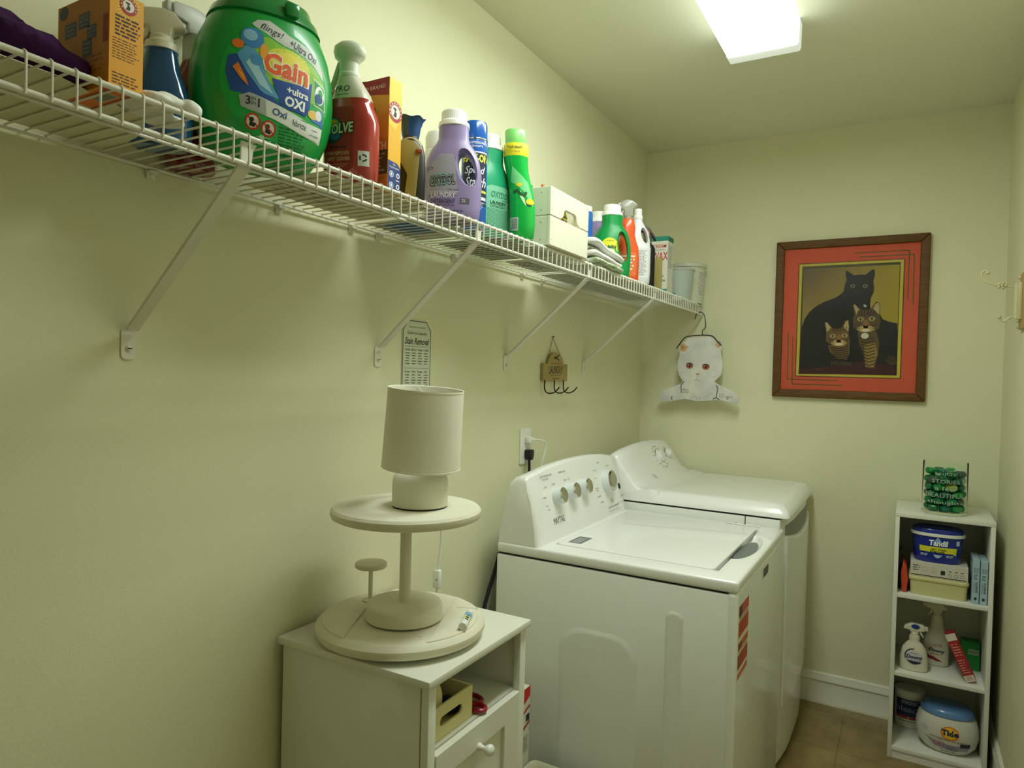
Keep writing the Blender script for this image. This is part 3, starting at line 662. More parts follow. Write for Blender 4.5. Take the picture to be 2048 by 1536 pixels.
def gain_tub():
    M('green_tub', '149a42', rough=0.3, var=0.03, coat=0.25); M('green_lid', '0c7a36', rough=0.2, var=0.03, coat=0.5)
    t = thing('detergent_tub', 'large round green laundry pods tub with orange lettering', 'tub', (0.166, 0.849, ZS), face(-23))
    pr = [(0.070, 0.048, 0.0), (0.082, 0.056, 0.004), (0.100, 0.070, 0.030), (0.1145, 0.077, 0.062), (0.1225, 0.080, 0.100), (0.1240, 0.0805, 0.130), (0.1215, 0.080, 0.165), (0.1130, 0.077, 0.205), (0.098, 0.071, 0.240), (0.084, 0.064, 0.262), (0.080, 0.060, 0.266)]
    body = MB().body(pr, 'green_tub', e=2.25, n=64); body.build('tub_body', t, smooth=60)
    l = MB().body([(0.094, 0.070, 0.246), (0.097, 0.073, 0.248), (0.092, 0.070, 0.262), (0.082, 0.063, 0.272), (0.078, 0.060, 0.286), (0.070, 0.053, 0.290), (0.03, 0.02, 0.291)], 'green_lid', e=2.25, n=64)
    l.build('lid', t, smooth=60)
    b = MB().box(0.012, 0.036, -0.078, -0.064, 0.252, 0.276, 'green_lid', 0.004); b.build('lid_latch', t)
    L = Label(body, (0.004, 0, 0.142), (1, 0, 0), (0, 0, 1), step=0.004)
    L.poly(ell(0.0, -0.015, 0.094, 0.098, 48), '1aa84a', 0)
    # white swoosh on top
    L.poly([(-0.048, 0.078), (-0.035, 0.090), (-0.018, 0.092), (0.000, 0.084), (0.018, 0.074), (0.040, 0.070), (0.062, 0.060), (0.080, 0.036), (0.083, 0.018), (0.060, 0.040), (0.035, 0.050), (0.0, 0.056), (-0.03, 0.070)], 'c9cdc6', 1)
    L.text('flings!', -0.014, 0.0735, 0.0155, '2b3440', 3, shear=0.25, rot=-14); L.text('+Ultra Oxi', 0.042, 0.0570, 0.0135, '2b3440', 3, rot=-17, w=0.052, bold=.01)
    # sunburst background
    L.poly([(-0.040, 0.060), (-0.02, 0.062), (0.0, 0.054), (0.035, 0.048), (0.062, 0.036), (0.084, 0.012), (0.087, -0.020), (0.06, -0.030), (-0.05, -0.010), (-0.060, 0.030)], '8cc63a', 1)
    L.poly(ell(0.012, 0.020, 0.042, 0.030, 30), 'd8dc3c', 2); L.poly(ell(0.014, 0.022, 0.030, 0.022, 26), 'f2e24a', 3)
    for k in range(18):
        a = math.radians(k*20); L.poly([(0.014+.024*math.cos(a-.05), .022+.018*math.sin(a-.05)), (0.014+.050*math.cos(a), .022+.036*math.sin(a)), (0.014+.024*math.cos(a+.05), .022+.018*math.sin(a+.05))], 'e8ec7a', 3)
    # blue splash
    L.poly([(-0.083, 0.018), (-0.060, 0.026), (-0.040, 0.010), (-0.010, -0.040), (0.010, -0.052), (-0.040, -0.046), (-0.078, -0.040), (-0.086, -0.010)], '2450a0', 2)
    L.poly([(-0.070, 0.022), (-0.052, 0.046), (-0.038, 0.030), (-0.022, -0.010), (0.000, -0.040), (-0.030, -0.035), (-0.055, -0.005)], '5aa0d0', 3)
    L.poly([(-0.056, 0.010), (-0.046, 0.026), (-0.030, -0.005), (-0.012, -0.034), (-0.035, -0.022)], 'a8d4e8', 4)
    L.poly(ell(-0.046, 0.054, 0.018, 0.018), '3f86c8', 4); L.poly(ell(-0.049, 0.058, 0.011, 0.010), '8ec4e6', 5)
    L.poly(ell(-0.040, 0.018, 0.010, 0.010, 16), '4c92cc', 5); L.poly(ell(-0.068, 0.040, 0.009, 0.008, 16), 'ea7a2a', 4); L.poly(ell(-0.028, 0.034, 0.007, 0.014, 16), 'f0a43a', 4)
    L.poly([(-0.076, 0.000), (-0.068, 0.008), (-0.056, -0.016), (-0.052, -0.028), (-0.064, -0.018)], 'f0842c', 5); L.poly([(-0.070, -0.002), (-0.060, -0.012), (-0.057, -0.022)], 'f4b840', 6)
    # blue field under the name
    L.poly([(-0.016, -0.004), (0.018, -0.008), (0.050, 0.000), (0.058, 0.006), (0.054, -0.040), (0.046, -0.056), (0.020, -0.054), (0.0, -0.046)], '1e4a9e', 3)
    L.text('Gain', 0.011, 0.016, 0.040, 'fbf6ec', 4, w=0.084, bold=0.07, rot=-5); L.text('Gain', 0.011, 0.016, 0.036, 'ee6426', 6, w=0.078, bold=0.032, rot=-5)
    L.text('+ultra', 0.031, -0.020, 0.0125, 'f6f8f6', 5, rot=-4, w=0.040, bold=0.03); L.text('OXI', 0.026, -0.039, 0.018, 'f6f8f6', 5, rot=-4, w=0.037, bold=0.04)
    # little pod picture
    L.poly([(0.060, 0.018), (0.086, 0.008), (0.087, -0.036), (0.062, -0.032)], 'b6dca0', 3); L.poly([(0.0625, 0.014), (0.084, 0.005), (0.085, -0.033), (0.0645, -0.029)], '1d8a48', 4)
    L.poly(ell(0.074, -0.010, 0.010, 0.017, 20), 'f2f4ee', 5); L.poly(ell(0.0725, -0.016, 0.0085, 0.009, 16), '1c4f8e', 6); L.poly(ell(0.076, -0.006, 0.005, 0.008, 14), '2c9a58', 6)
    L.poly([(0.052, -0.046), (0.080, -0.034), (0.084, -0.064), (0.060, -0.060)], '4a78c0', 3); L.poly(ell(0.062, -0.048, 0.011, 0.008), 'f0c86a', 4); L.poly(ell(0.073, -0.046, 0.007, 0.009), 'e8e8ea', 5)
    # white strip
    L.poly([(-0.066, -0.046), (-0.050, -0.038), (0.0, -0.050), (0.045, -0.062), (0.083, -0.066), (0.080, -0.094), (0.040, -0.088), (-0.010, -0.074), (-0.062, -0.064)], 'dde0da', 4)
    L.poly([(-0.066, -0.046), (-0.050, -0.038), (-0.024, -0.045), (-0.022, -0.071), (-0.062, -0.064)], 'aab0b0', 5)
    L.text('3', -0.052, -0.051, 0.014, '1e2a44', 6, bold=.02); L.text('IN', -0.0435, -0.0475, 0.005, '1e2a44', 6); L.text('EN', -0.0435, -0.0545, 0.005, '1e2a44', 6); L.text('1', -0.035, -0.053, 0.014, '1e2a44', 6, bold=.02)
    L.text('Oxi', 0.000, -0.062, 0.0125, '2a5a94', 6, rot=-8, bold=.02); L.text('febreze', 0.036, -0.072, 0.011, '3a4a6a', 6, rot=-6, w=0.026)
    L.text('original', 0.066, -0.074, 0.004, '3a4a6a', 6); L.text('moonlight', 0.066, -0.083, 0.004, '3a4a6a', 6)
    for u, v in ((-0.043, -0.084), (-0.017, -0.091)):
        L.poly(ell(u, v, 0.0105, 0.0115, 20), 'e8ddd2', 2); L.ring(u, v, 0.0125, 0.0028, 'c03a2a', 3, asp=1.08); L.poly(ell(u-0.002, v+0.003, 0.004, 0.004, 10), '2a2a24', 3); L.poly([(u-0.006, v-0.008), (u+0.003, v-0.009), (u+0.006, v-0.001), (u-0.004, v)], '2a2a24', 3)
        L.line([(u-0.009, v+0.008), (u+0.009, v-0.008)], 0.0022, 'c03a2a', 4)
    L.small(0.000, 0.050, -0.130, -0.082, 9, '0c5f2c', 1, fill=.5, seed=3); L.small(-0.035, -0.005, -0.118, -0.104, 3, 'bfe0c2', 1, fill=.3, seed=5)
    L.poly(ell(-0.027, -0.106, 0.0045, 0.003, 14), 'c2e6c8', 2)
    L.text('1.96 kg (2.05 LB)', 0.016, -0.142, 0.0065, '0e4a26', 2, w=0.042)
    L.build(t)
gain_tub()

def resolve():
    M('resolve_red', 'ae3a34', rough=0.16, var=0.05, coat=0.5); M('resolve_clear', 'dcd8c2', rough=0.3, var=0.02, trans=0.15); M('resolve_head', 'd4dcc6', rough=0.35, var=0.02)
    t = thing('spray_bottle', 'red carpet cleaner spray bottle with pale trigger beside green tub', 'spray bottle', (0.240, 0.998, ZS), face(-72)); t.scale = (0.945, 0.945, 0.945)
    pr = [(0.048, 0.030, 0.0), (0.053, 0.034, 0.006), (0.0555, 0.036, 0.04), (0.0555, 0.036, 0.120), (0.051, 0.034, 0.143), (0.043, 0.031, 0.158), (0.0425, 0.0305, 0.168)]
    body = MB().body(pr, 'resolve_red', e=3.0, n=56); body.build('bottle', t, smooth=45)
    up = MB().body([(0.0422, 0.030, 0.168, 0), (0.038, 0.029, 0.182, -.001), (0.031, 0.026, 0.196, -.003), (0.0245, 0.0235, 0.210, -.006), (0.0215, 0.0215, 0.217, -.007)], 'resolve_clear', e=2.4, n=40); up.build('shoulder', t, smooth=45)
    c = MB().lathe([(0.0225, 0.216), (0.0228, 0.219), (0.0228, 0.223), (0.021, 0.226)], 'resolve_head', (-0.007, 0, 0), n=32); c.build('collar', t)
    h = MB(); h.body([(0.0200, 0.0185, 0.242), (0.0190, 0.0180, 0.262), (0.0195, 0.0185, 0.268), (0.031, 0.021, 0.276, 0.001), (0.0345, 0.022, 0.288, 0.001), (0.031, 0.021, 0.299, -0.001), (0.020, 0.016, 0.306, -0.002), (0.006, 0.006, 0.309, -0.002)], 'resolve_head', e=2.2, n=36)
    h.tf(Matrix.Translation((-0.009, 0, -0.017))); ho = h.build('trigger_head', t, smooth=60); l = MB(); l.tube([(-0.020, 0, 0.268), (-0.026, 0, 0.250), (-0.032, 0, 0.232), (-0.040, 0, 0.214)], 0.006, 'resolve_head', smooth=4); l.tf(Matrix.Translation((-0.009, 0, -0.017))); l.build('trigger', ho)
    L = Label(body, (0, 0, 0), (1, 0, 0), (0, 0, 1), step=0.005)
    L.poly(rrect(-0.042, 0.020, 0.020, 0.150, 0.012), '8c2828', 0)
    L.poly(ell(-0.024, 0.102, 0.022, 0.027, 30), '1c3a34', 2); L.poly(ell(-0.024, 0.108, 0.017, 0.018, 24), '3c8a4c', 3); L.poly(ell(-0.026, 0.116, 0.012, 0.008, 16), 'c8a43a', 4); L.poly(ell(-0.020, 0.092, 0.012, 0.010, 16), '2a6a9a', 4)
    L.text('RESOLVE', -0.019, 0.104, 0.024, '1c2c24', 5, w=0.084, bold=0.07, shear=0.2, rot=5); L.text('RESOLVE', -0.019, 0.104, 0.0205, 'c6d8b8', 7, w=0.080, bold=0.03, shear=0.2, rot=5)
    L.small(-0.03, 0.006, 0.066, 0.070, 1, '2a1414', 3, fill=.8)
    L.text('STAIN REMOVER', -0.014, 0.056, 0.0075, 'd0b48a', 3, w=0.052); L.text('CARPET CLEANER', -0.014, 0.045, 0.0075, 'd0b48a', 3, w=0.056); L.small(-0.03, 0.012, 0.028, 0.036, 2, 'c07a6a', 3, fill=.35)
    L.rect(0.030, 0.050, 0.030, 0.060, 'd8dcd8', 2); [L.ring(0.040, 0.046, 0.0075, 0.0028, '2a2e2a', 3, a0=a, a1=a+85) for a in (20, 140, 260)]
    L.build(t)
    L = Label(up, (-0.002, 0, 0.184), (1, 0, 0), (0, 0, 1)); L.text('PRO', -0.008, 0.004, 0.013, '1e221e', 2, w=0.032); L.small(-0.02, 0.008, -0.010, -0.007, 1, '3a3a34', 2); L.build(t, 'neck_print')
resolve()

def deo_box():
    w, d, h = 0.165, 0.040, 0.224
    M('carton_yellow', 'eeb41e', rough=0.4, var=0.03)
    t, mb = carton('carpet_powder_box', 'tall yellow and red carpet powder box behind the red spray bottle', (0.2005, 1.0735, ZS), 0, w, d, h, 'carton_yellow')
    F, R, B = faces(w, d, h)
    L = F(); L.rect(-w/2, w/2, 0, h, 'dd8a2a', 0); L.poly([(-w/2, h), (w/2, h), (w/2, h-0.036), (w/4, h-0.030), (-w/4, h-0.028), (-w/2, h-0.030)], '9e2a2e', 1)
    L.poly([(w/2, 0.10), (w/2, h-0.036), (w/4, h-0.030), (-w/4, h-0.028), (-w/2, h-0.030), (-w/2, 0.17)], 'eaa628', 1)
    L.text('PET DEO BRAND', 0.028, h-0.016, 0.0075, 'f2d0b8', 2, w=0.090); soda_logo(L, 0.022, 0.152, 0.030)
    L.text('EXTRA', 0.030, 0.113, 0.017, 'f4ead0', 3, w=0.062, bold=.03); L.text('STRENGTH', 0.034, 0.090, 0.017, 'f4ead0', 3, w=0.088, bold=.03)
    L.rect(0.0, w/2, 0.034, 0.082, '5a5220', 1); L.small(0.01, 0.078, 0.038, 0.078, 5, 'b8b080', 2, fill=.4); L.small(-0.02, 0.078, 0.008, 0.03, 3, 'b87a2a', 1, fill=.6); L.build(t, 'front_print')
    L = R(); q = d/2-0.001; L.rect(-q, q, 0, h, 'f0b81c', 0); L.poly([(-q, h), (q, h), (q, h-0.07), (0, h-0.1), (-q, h-0.09)], 'f6d24a', 1)
    soda_logo(L, 0.0, 0.160, 0.0205); L.poly([(-q, 0.0), (q, 0.0), (q, 0.052), (q-0.01, 0.060), (-q, 0.062)], '2a3a7c', 1)
    L.text('Do', 0.0, 0.056, 0.004, 'f0f0f0', 2); L.text('Combination', 0.0, 0.050, 0.004, 'f0f0f0', 2, w=.03)
    for u, v in ((-0.008, 0.036), (-0.008, 0.014)): L.ring(u, v, 0.0065, 0.0015, 'dfe4f2', 2); L.poly(ell(u, v, 0.003, 0.004, 10), 'dfe4f2', 2)
    for u, v in ((0.012, 0.036), (0.012, 0.014)): L.ring(u, v, 0.005, 0.0022, 'f4f4f8', 2); L.small(u-.006, u+.006, v-.012, v-.008, 1, 'dfe4f2')
    L.build(t, 'side_print')
    # dark cord loop lying on top
    c = MB(); c.tube([(-0.06, 0.0, h+0.003), (-0.03, -0.01, h+0.004), (-0.01, 0.0, h+0.010), (0.012, 0.006, h+0.010), (0.03, 0.002, h+0.004), (0.045, -0.006, h+0.003)], 0.0026, 'black_plastic', n=8, smooth=6)
    o = c.build('cord_loop', loc=(0.2005, 1.0735, ZS)); tag(o, 'thin black cord loop resting on the tall carpet powder box', 'cord')
deo_box()

def pet_sprayer():
    M('olive_gold', '968748', rough=0.35, var=0.05); M('cap_blue', '24508e', rough=0.25, coat=0.3, var=0.02); M('dark_label', '1e1c16', rough=0.4)
    t = thing('stain_tool_bottle', 'gold and black stain bottle with flared blue cap beside yellow box', 'bottle', (0.243, 1.173, ZS), face(-50))
    p = [(0.030, 0.022, 0.0), (0.033, 0.024, 0.004), (0.034, 0.025, 0.06), (0.032, 0.024, 0.105), (0.027, 0.022, 0.128), (0.018, 0.017, 0.140), (0.015, 0.015, 0.146)]
    body = MB().body(p, 'dark_label', e=2.6, n=40); body.build('bottle', t)
    s = MB(); s.prism([(-0.024, 0.128), (-0.012, 0.134), (0.010, 0.130), (0.020, 0.116), (0.019, 0.10), (0.012, 0.003), (-0.012, 0.003), (-0.006, 0.06), (-0.022, 0.088), (-0.028, 0.11)], -0.031, -0.020, 'olive_gold', axis='y', bev=0.003, seg=2); g = s.build('gold_handle', t)
    s = MB(); s.box(0.012, 0.024, -0.034, -0.028, 0.105, 0.113, T('a04a2a'), 0.001); s.build('trigger_tab', g)
    c = MB(); R = []
    for a, z, wv in ((0.017, 0.143, 0.0), (0.019, 0.150, 0), (0.021, 0.165, 0.02), (0.026, 0.180, 0.05), (0.031, 0.186, 0.07), (0.029, 0.186, .07), (0.018, 0.166, 0.0)):
        R.append([(a*(1+.6*wv*math.cos(6*2*PI*k/48))*math.cos(2*PI*k/48), a*0.8*(1+wv*math.cos(6*2*PI*k/48))*math.sin(2*PI*k/48), z+0.0007*wv*30*math.cos(6*2*PI*k/48)) for k in range(48)])
    c.loft(R, 'cap_blue'); c.build('cap', t)
    L = Label(body, (0, 0, 0.118), (1, 0, 0), (0, 0, 1)); L.ring(0, -0.002, 0.026, 0.003, 'b8a878', 2, a0=20, a1=170); L.build(t)
pet_sprayer()
M('white_jar', 'e8e8de', rough=0.4)
t = thing('container', 'white round topped container barely visible behind purple detergent bottle', 'container', (0.100, 1.461, ZS)); t.scale = (1, 1, 1.23)
MB().body([(0.034, 0.034, 0.0), (0.036, 0.036, 0.004), (0.036, 0.036, 0.165), (0.030, 0.030, 0.180)], 'white_jar', e=2).build('bottle', t)
MB().body([(0.030, 0.030, 0.1805), (0.031, 0.031, 0.205), (0.026, 0.026, 0.216), (0.01, 0.01, 0.219)], 'white_jar', e=2).build('cap', t)

# jugs with a hole for a handle
JUG = [(0.060, 0.038, 0.0), (0.064, 0.041, 0.005), (0.0665, 0.043, 0.030), (0.0690, 0.0435, 0.080), (0.0680, 0.043, 0.112), (0.0625, 0.041, 0.143), (0.053, 0.038, 0.166), (0.042, 0.035, 0.180), (0.0365, 0.0345, 0.190), (0.0355, 0.0345, 0.222)]
def jug(name, label, loc, phi, mat, s=1.0, side=1, cap='white_gloss', print_=None, cat='bottle', prof=JUG, hole=(0.034, 0.122, 0.0185, 0.040, 14), capz=None):
    t = thing(name, label, cat, loc, face(phi)); S = lambda p: [(a*s, b*s, z*s) for a, b, z in p]
    body = MB().body(S(prof), mat, e=2.35, n=56)
    hx, hz, ha, hb, tilt = hole or (0, 0, 0.01, 0.01, 0); cut = MB(); R = []
    for y, k in ((-0.06, 1.9), (-0.036, 1.28), (-0.020, 1.04), (0, 1.0), (0.020, 1.04), (0.036, 1.28), (0.06, 1.9)):
        ring = []
        for i in range(28):
            a = 2*PI*i/28; u, v = ha*k*math.cos(a), (hb+ha*(k-1))*math.sin(a); ct, st = math.cos(math.radians(tilt)), math.sin(math.radians(tilt))
            ring.append((side*(hx+u*ct-v*st)*s, y*s, (hz+u*st+v*ct)*s))
        R.append(ring)
    cut.loft(R, mat)
    raw = body; body = boolean(body, cut) if hole else body
    if not body.f: body = raw
    body.build('bottle', t, smooth=50)
    zc = prof[-1][2]*s; r = 0.0375*s if capz is None else capz
    MB().lathe([(r*0.96, zc-0.002), (r, zc), (r*0.97, zc+0.009*s), (r*0.84, zc+0.013*s), (r*0.82, zc+0.014*s)], cap, n=40).build('cap_skirt', t)
    R = []
    for z, k in ((0.0125, 1), (0.0145, 1), (0.034, 0.985), (0.037, 0.93), (0.0375, 0.1)):
        R.append([(r*0.80*k*(1+(0.018 if i % 2 else 0)*(z < 0.035))*math.cos(2*PI*i/80), r*0.80*k*(1+(0.018 if i % 2 else 0)*(z < 0.035))*math.sin(2*PI*i/80), zc+z*s) for i in range(80)])
    MB().loft(R, cap).build('cap', t, smooth=25)
    if print_:
        L = Label(body, (0, 0, 0), (1, 0, 0), (0, 0, 1), step=0.005); print_(L); L.build(t)
    return t
M('purple_hdpe', '9585b4', rough=0.36, var=0.03, sub=0.05); M('green_hdpe', '22a472', rough=0.33, var=0.03); M('gain_green', '0f9448', rough=0.3, var=0.03)
def p_oxy(L):
    L.poly([(-0.060, 0.055), (0.012, 0.055), (0.008, 0.100), (0.006, 0.132), (0.000, 0.150), (-0.030, 0.150), (-0.050, 0.128), (-0.058, 0.095)], 'a09aa8', 1)
    L.rect(-0.060, -0.046, 0.113, 0.120, '6a6474', 3); L.text('2x', -0.052, 0.1165, 0.004, 'e8e4ec', 4)
    L.poly(ell(-0.026, 0.090, 0.028, 0.018), '8aa0a8', 2)
    L.text('OXYDOL', -0.024, 0.088, 0.026, '23262c', 3, w=0.060, bold=0.08, shear=0.15, rot=6); L.text('OXYDOL', -0.024, 0.088, 0.022, 'c9ccd2', 5, w=0.056, bold=0.02, shear=0.15, rot=6); L.text('OXYDOL', -0.024, 0.0885, 0.018, '3a4048', 6, w=0.054, bold=0.0, shear=0.15, rot=6)
    L.text('FRESH SCENT', 0.002, 0.0665, 0.0035, '4a3a6a', 3, w=0.026)
    L.rect(-0.052, 0.014, 0.0615, 0.0625, 'd8d2e4', 3)
    L.text('LAUNDRY', -0.021, 0.054, 0.0125, 'e2dcec', 4, w=0.056, bold=.01); L.text('DETERGENT', -0.021, 0.0395, 0.0095, '3c3258', 4, w=0.056, bold=.01); L.small(-0.048, 0.008, 0.029, 0.033, 1, '5a4e7c', 3)
    L.rect(0.018, 0.040, 0.036, 0.049, '5a5660', 3); L.text('21', 0.026, 0.0425, 0.007, 'e8e4ec', 4); L.small(-0.04, -0.02, 0.016, 0.020, 1, '4a3f78', 3); L.small(0.004, 0.026, 0.016, 0.021, 1, '4a3f78', 3)
jug('detergent_bottle', 'purple laundry detergent bottle with white cap and open handle', (0.2345, 1.345, ZS), -55, 'purple_hdpe', print_=p_oxy)
def starch():
    M('can_blue', '1f5fb8', rough=0.2, coat=0.4, var=0.02); M('can_white', 'd8dce4', rough=0.25)
    t = thing('aerosol_can', 'blue speed starch aerosol can behind the purple detergent bottle', 'aerosol can', (0.220, 1.458, ZS), face(-52))
    r = 0.0325; body = MB().lathe([(r*.95, 0), (r, 0.003), (r, 0.222), (r*.97, 0.226)], 'can_blue', n=48); body.build('can', t)
    MB().lathe([(r*0.97, 0.226), (r*.975, 0.228), (r*.95, 0.264), (r*.88, 0.271), (r*.3, 0.2725)], 'can_blue', n=48).build('cap', t)
    MB().lathe([(r*1.01, 0.2245), (r*1.02, 0.226), (r*1.01, 0.2275)], 'chrome', n=48).build('rim', t)
    L = Label(body, (0, 0, 0.040), (1, 0, 0), (0, 0, 1), step=0.004); L.rect(-r*.98, r*.98, 0.020, 0.150, '1a2236', 1); L.rect(-r*.98, r*.98, 0.150, 0.1535, 'e8ecf2', 2)
    L.text('PROFESSIONAL', 0.004, 0.175, 0.006, 'f0f2f6', 2, w=0.05, bold=.02); L.text('QUALITY', 0.004, 0.166, 0.006, 'f0f2f6', 2, w=0.03, bold=.02)
    L.text('EASY-ON', 0.002, 0.137, 0.020, 'eef23a', 3, w=0.062, bold=.04); L.text('Speed', 0.000, 0.105, 0.024, 'f2f4f8', 3, w=0.05, shear=.3, bold=.01); L.text('Starch', 0.002, 0.078, 0.024, 'f2f4f8', 3, w=0.052, shear=.3, bold=.01)
    L.rect(0, r*.98, 0.052, 0.058, 'd8d23a', 3); L.rect(-r*.98, r*.98, 0.034, 0.042, 'd8dce4', 2); L.small(-0.02, 0.03, 0.010, 0.03, 4, 'c8d4ea', 2); L.build(t)
starch()
def p_oxy2(L):
    L.poly(rrect(-0.046, 0.052, 0.022, 0.136, 0.018), '7cc4a0', 1)
    L.text('OXYDOL', 0.004, 0.113, 0.017, '2c8a66', 4, w=0.066, bold=0.02, shear=0.15); L.small(0.01, 0.04, 0.099, 0.102, 1, '1c5a44', 3)
    L.text('LAUNDRY', -0.004, 0.091, 0.009, '123a2c', 4, w=0.056, bold=.02); L.text('DETERGENT', -0.004, 0.0815, 0.006, '123a2c', 4, w=0.054); L.text('21', 0.038, 0.087, 0.007, '123a2c', 4)
    L.small(-0.04, 0.046, 0.028, 0.076, 14, '1c6a50', 3, fill=.28, seed=12)
jug('detergent_bottle', 'green laundry detergent bottle with white cap beside the blue can', (0.193, 1.566, ZS), -14, 'green_hdpe', s=1.065, side=-1, print_=p_oxy2, hole=None)
def softener():
    M('lime_body', '10b848', rough=0.22, var=0.02, coat=0.4, sub=0.05); M('lime_cap', '8ee078', rough=0.3, var=0.02)
    t = thing('softener_bottle', 'bright green fabric softener bottle with lime cap and yellow collar', 'bottle', (0.276, 1.6045, ZS), face(-58))
    pr = [(0.026, 0.022, 0.0, 0.004), (0.0315, 0.026, 0.006, 0.004), (0.0345, 0.029, 0.040, 0.004), (0.0345, 0.029, 0.085, 0.003), (0.0325, 0.028, 0.125, -0.001), (0.030, 0.027, 0.155, -0.007), (0.0300, 0.027, 0.180, -0.013), (0.0315, 0.028, 0.205, -0.017), (0.0325, 0.0285, 0.218, -0.018)]
    body = MB().body(pr, 'lime_body', e=2.3, n=44); body.build('bottle', t, smooth=60)
    MB().body([(0.0328, 0.0288, 0.2181, -0.018), (0.033, 0.029, 0.222, -0.018), (0.033, 0.029, 0.248, -0.018), (0.031, 0.027, 0.252, -0.018)], T('e8d818'), e=2.2, n=40).build('collar', t)
    MB().body([(0.0275, 0.0255, 0.2521, -0.019), (0.028, 0.026, 0.256, -0.019), (0.0280, 0.026, 0.286, -0.021), (0.026, 0.024, 0.290, -0.021)], 'lime_cap', e=2.1, n=40).build('cap', t)
    L = Label(body, (0, 0, 0), (1, 0, 0), (0, 0, 1), step=0.004)
    L.poly([(-0.028, 0.190), (-0.004, 0.168), (0.014, 0.150), (0.026, 0.115), (0.030, 0.085), (0.018, 0.100), (0.008, 0.120), (-0.012, 0.138), (-0.030, 0.150)], '78dc8c', 1)
    L.poly([(-0.004, 0.128), (0.006, 0.108), (0.012, 0.085), (0.004, 0.095), (-0.006, 0.112)], 'd8f2d0', 2)
    L.poly(ell(-0.008, 0.142, 0.008, 0.0055, 18), 'e6dc28', 3); L.poly(ell(0.022, 0.098, 0.011, 0.008, 18), 'e8d420', 3); L.poly([(0.010, 0.090), (0.022, 0.084), (0.030, 0.090), (0.020, 0.094)], '2a4a1c', 2)
    for u, v, a in ((-0.016, 0.125, 30), (-0.004, 0.118, -40), (0.008, 0.116, 60)):
        ca, sa = math.cos(math.radians(a)), math.sin(math.radians(a)); L.poly([(u+x*ca-y*sa, v+x*sa+y*ca) for x, y in ell(0, 0, 0.009, 0.0042, 14)], '1e5a2a', 3)
    L.rect(-0.028, -0.008, 0.022, 0.056, 'd2dcd0', 2)
    for k in range(10): L.rect(-0.026, -0.010, 0.026+k*0.0028, 0.0272+k*0.0028, '2c3c2c', 3)
    L.build(t)
    L = Label(None, (-0.018, -0.0292, 0.236), (1, 0, 0), (0, 0, 1)); L.text('fresh touch', -0.005, 0.004, 0.0075, '3a4a10', 2, w=0.040, shear=.2, bold=.02); L.text('never too far', -0.005, -0.007, 0.0045, '6a7a20', 2, w=0.032, shear=.2); L.build(t, 'collar_print')
softener()

def crate():
    t = thing('wooden_crate', 'white painted wooden crate with a slot handle on the shelf', 'crate', (0.232, 1.820, ZS), 0)
    # local: x depth 0.17, y width 0.26, boards 9 mm
    W, D, H, th = 0.128, 0.0875, 0.164, 0.010
    z0, z1, z2, z3 = 0.0, 0.083, 0.0855, H
    b = MB(); b.prism([(-W, z0+0.002), (W, z0+0.002), (W, z1), (-W, z1)], D-th, D, 'painted_wood', axis='x', bev=0.0012, seg=1); b.build('lower_slat', t)
    b = MB(); b.prism([(-W, z2), (-0.062, z2), (-0.045, z2+0.010), (-0.040, z2+0.026), (-0.030, z2+0.031), (0.030, z2+0.031), (0.040, z2+0.026), (0.045, z2+0.010), (0.062, z2), (W, z2), (W, z3), (-W, z3)], D-th, D, 'painted_wood', axis='x', bev=0.0010, seg=1); b.build('upper_slat', t)
    for sgn in (-1, 1):
        y0, y1 = sorted((sgn*(W-0.001), sgn*(W-0.001-th)))
        for a, c in ((z0+0.002, z1), (z2, z3)): MB().box(-D+th, D-th-0.0005, y0, y1, a, c, 'painted_wood', 0.001, 1).build('end_slat', t)
    for a, c in ((z0+0.002, z1), (z2, z3)): MB().box(-D, -D+th-0.0005, -W, W, a, c, 'painted_wood', 0.001, 1).build('back_slat', t)
    MB().box(-D+th, D-th-0.0005, -W+th+0.0015, W-th-0.0015, 0.0005, 0.006, 'painted_wood').build('crate_floor', t)
    n = MB()
    for y in (-W+0.010, W-0.010):
        for z in (0.018, 0.066, 0.100, 0.148): n.ball((D-0.0004, y, z), 0.0013, 'rubber_dark', n=8, m=6)
    for x in (D-0.03, ):
        for z in (0.018, 0.066, 0.100, 0.148): n.ball((x, -W+0.0006, z), 0.0013, 'rubber_dark', n=8, m=6)
    o = n.build('nail_heads', t); o['kind'] = 'stuff'
crate()
t = thing('capped_bottle', 'green capped bottle inside the white wooden crate', 'bottle', (0.195, 1.765, ZS+0.008))
MB().body([(0.026, 0.026, 0.0), (0.028, 0.028, 0.004), (0.028, 0.028, 0.130), (0.018, 0.018, 0.150), (0.016, 0.016, 0.156)], T('d8d23c'), e=2).build('bottle', t)
MB().lathe([(0.0235, 0.156), (0.0235, 0.186), (0.021, 0.189), (0.008, 0.190)], 'green_hdpe', n=28).build('cap', t)
t = thing('marker_pen', 'orange tipped pen poking over the white wooden crate', 'pen', (0.262, 1.745, ZS+0.008), 0)
q = MB(); q.rod((0.030, 0, 0.004), (0, 0.01, 0.165), 0.0045, 'white_plastic', 10); q.tf(Matrix.Identity(4)); q.build('barrel', t); q = MB(); q.rod((0, 0.01, 0.1655), (-0.003, 0.011, 0.180), 0.0048, T('c85a32'), 10); q.build('pen_cap', t)
t = thing('bottle', 'yellow bottle seen through the slot of the wooden crate', 'bottle', (0.280, 1.815, ZS+0.008), face(0))
sb = MB().body([(0.030, 0.0225, 0.0), (0.032, 0.024, 0.004), (0.032, 0.024, 0.10), (0.022, 0.018, 0.125), (0.016, 0.014, 0.135)], T('d8c83a'), e=2.6); sb.build('bottle', t)
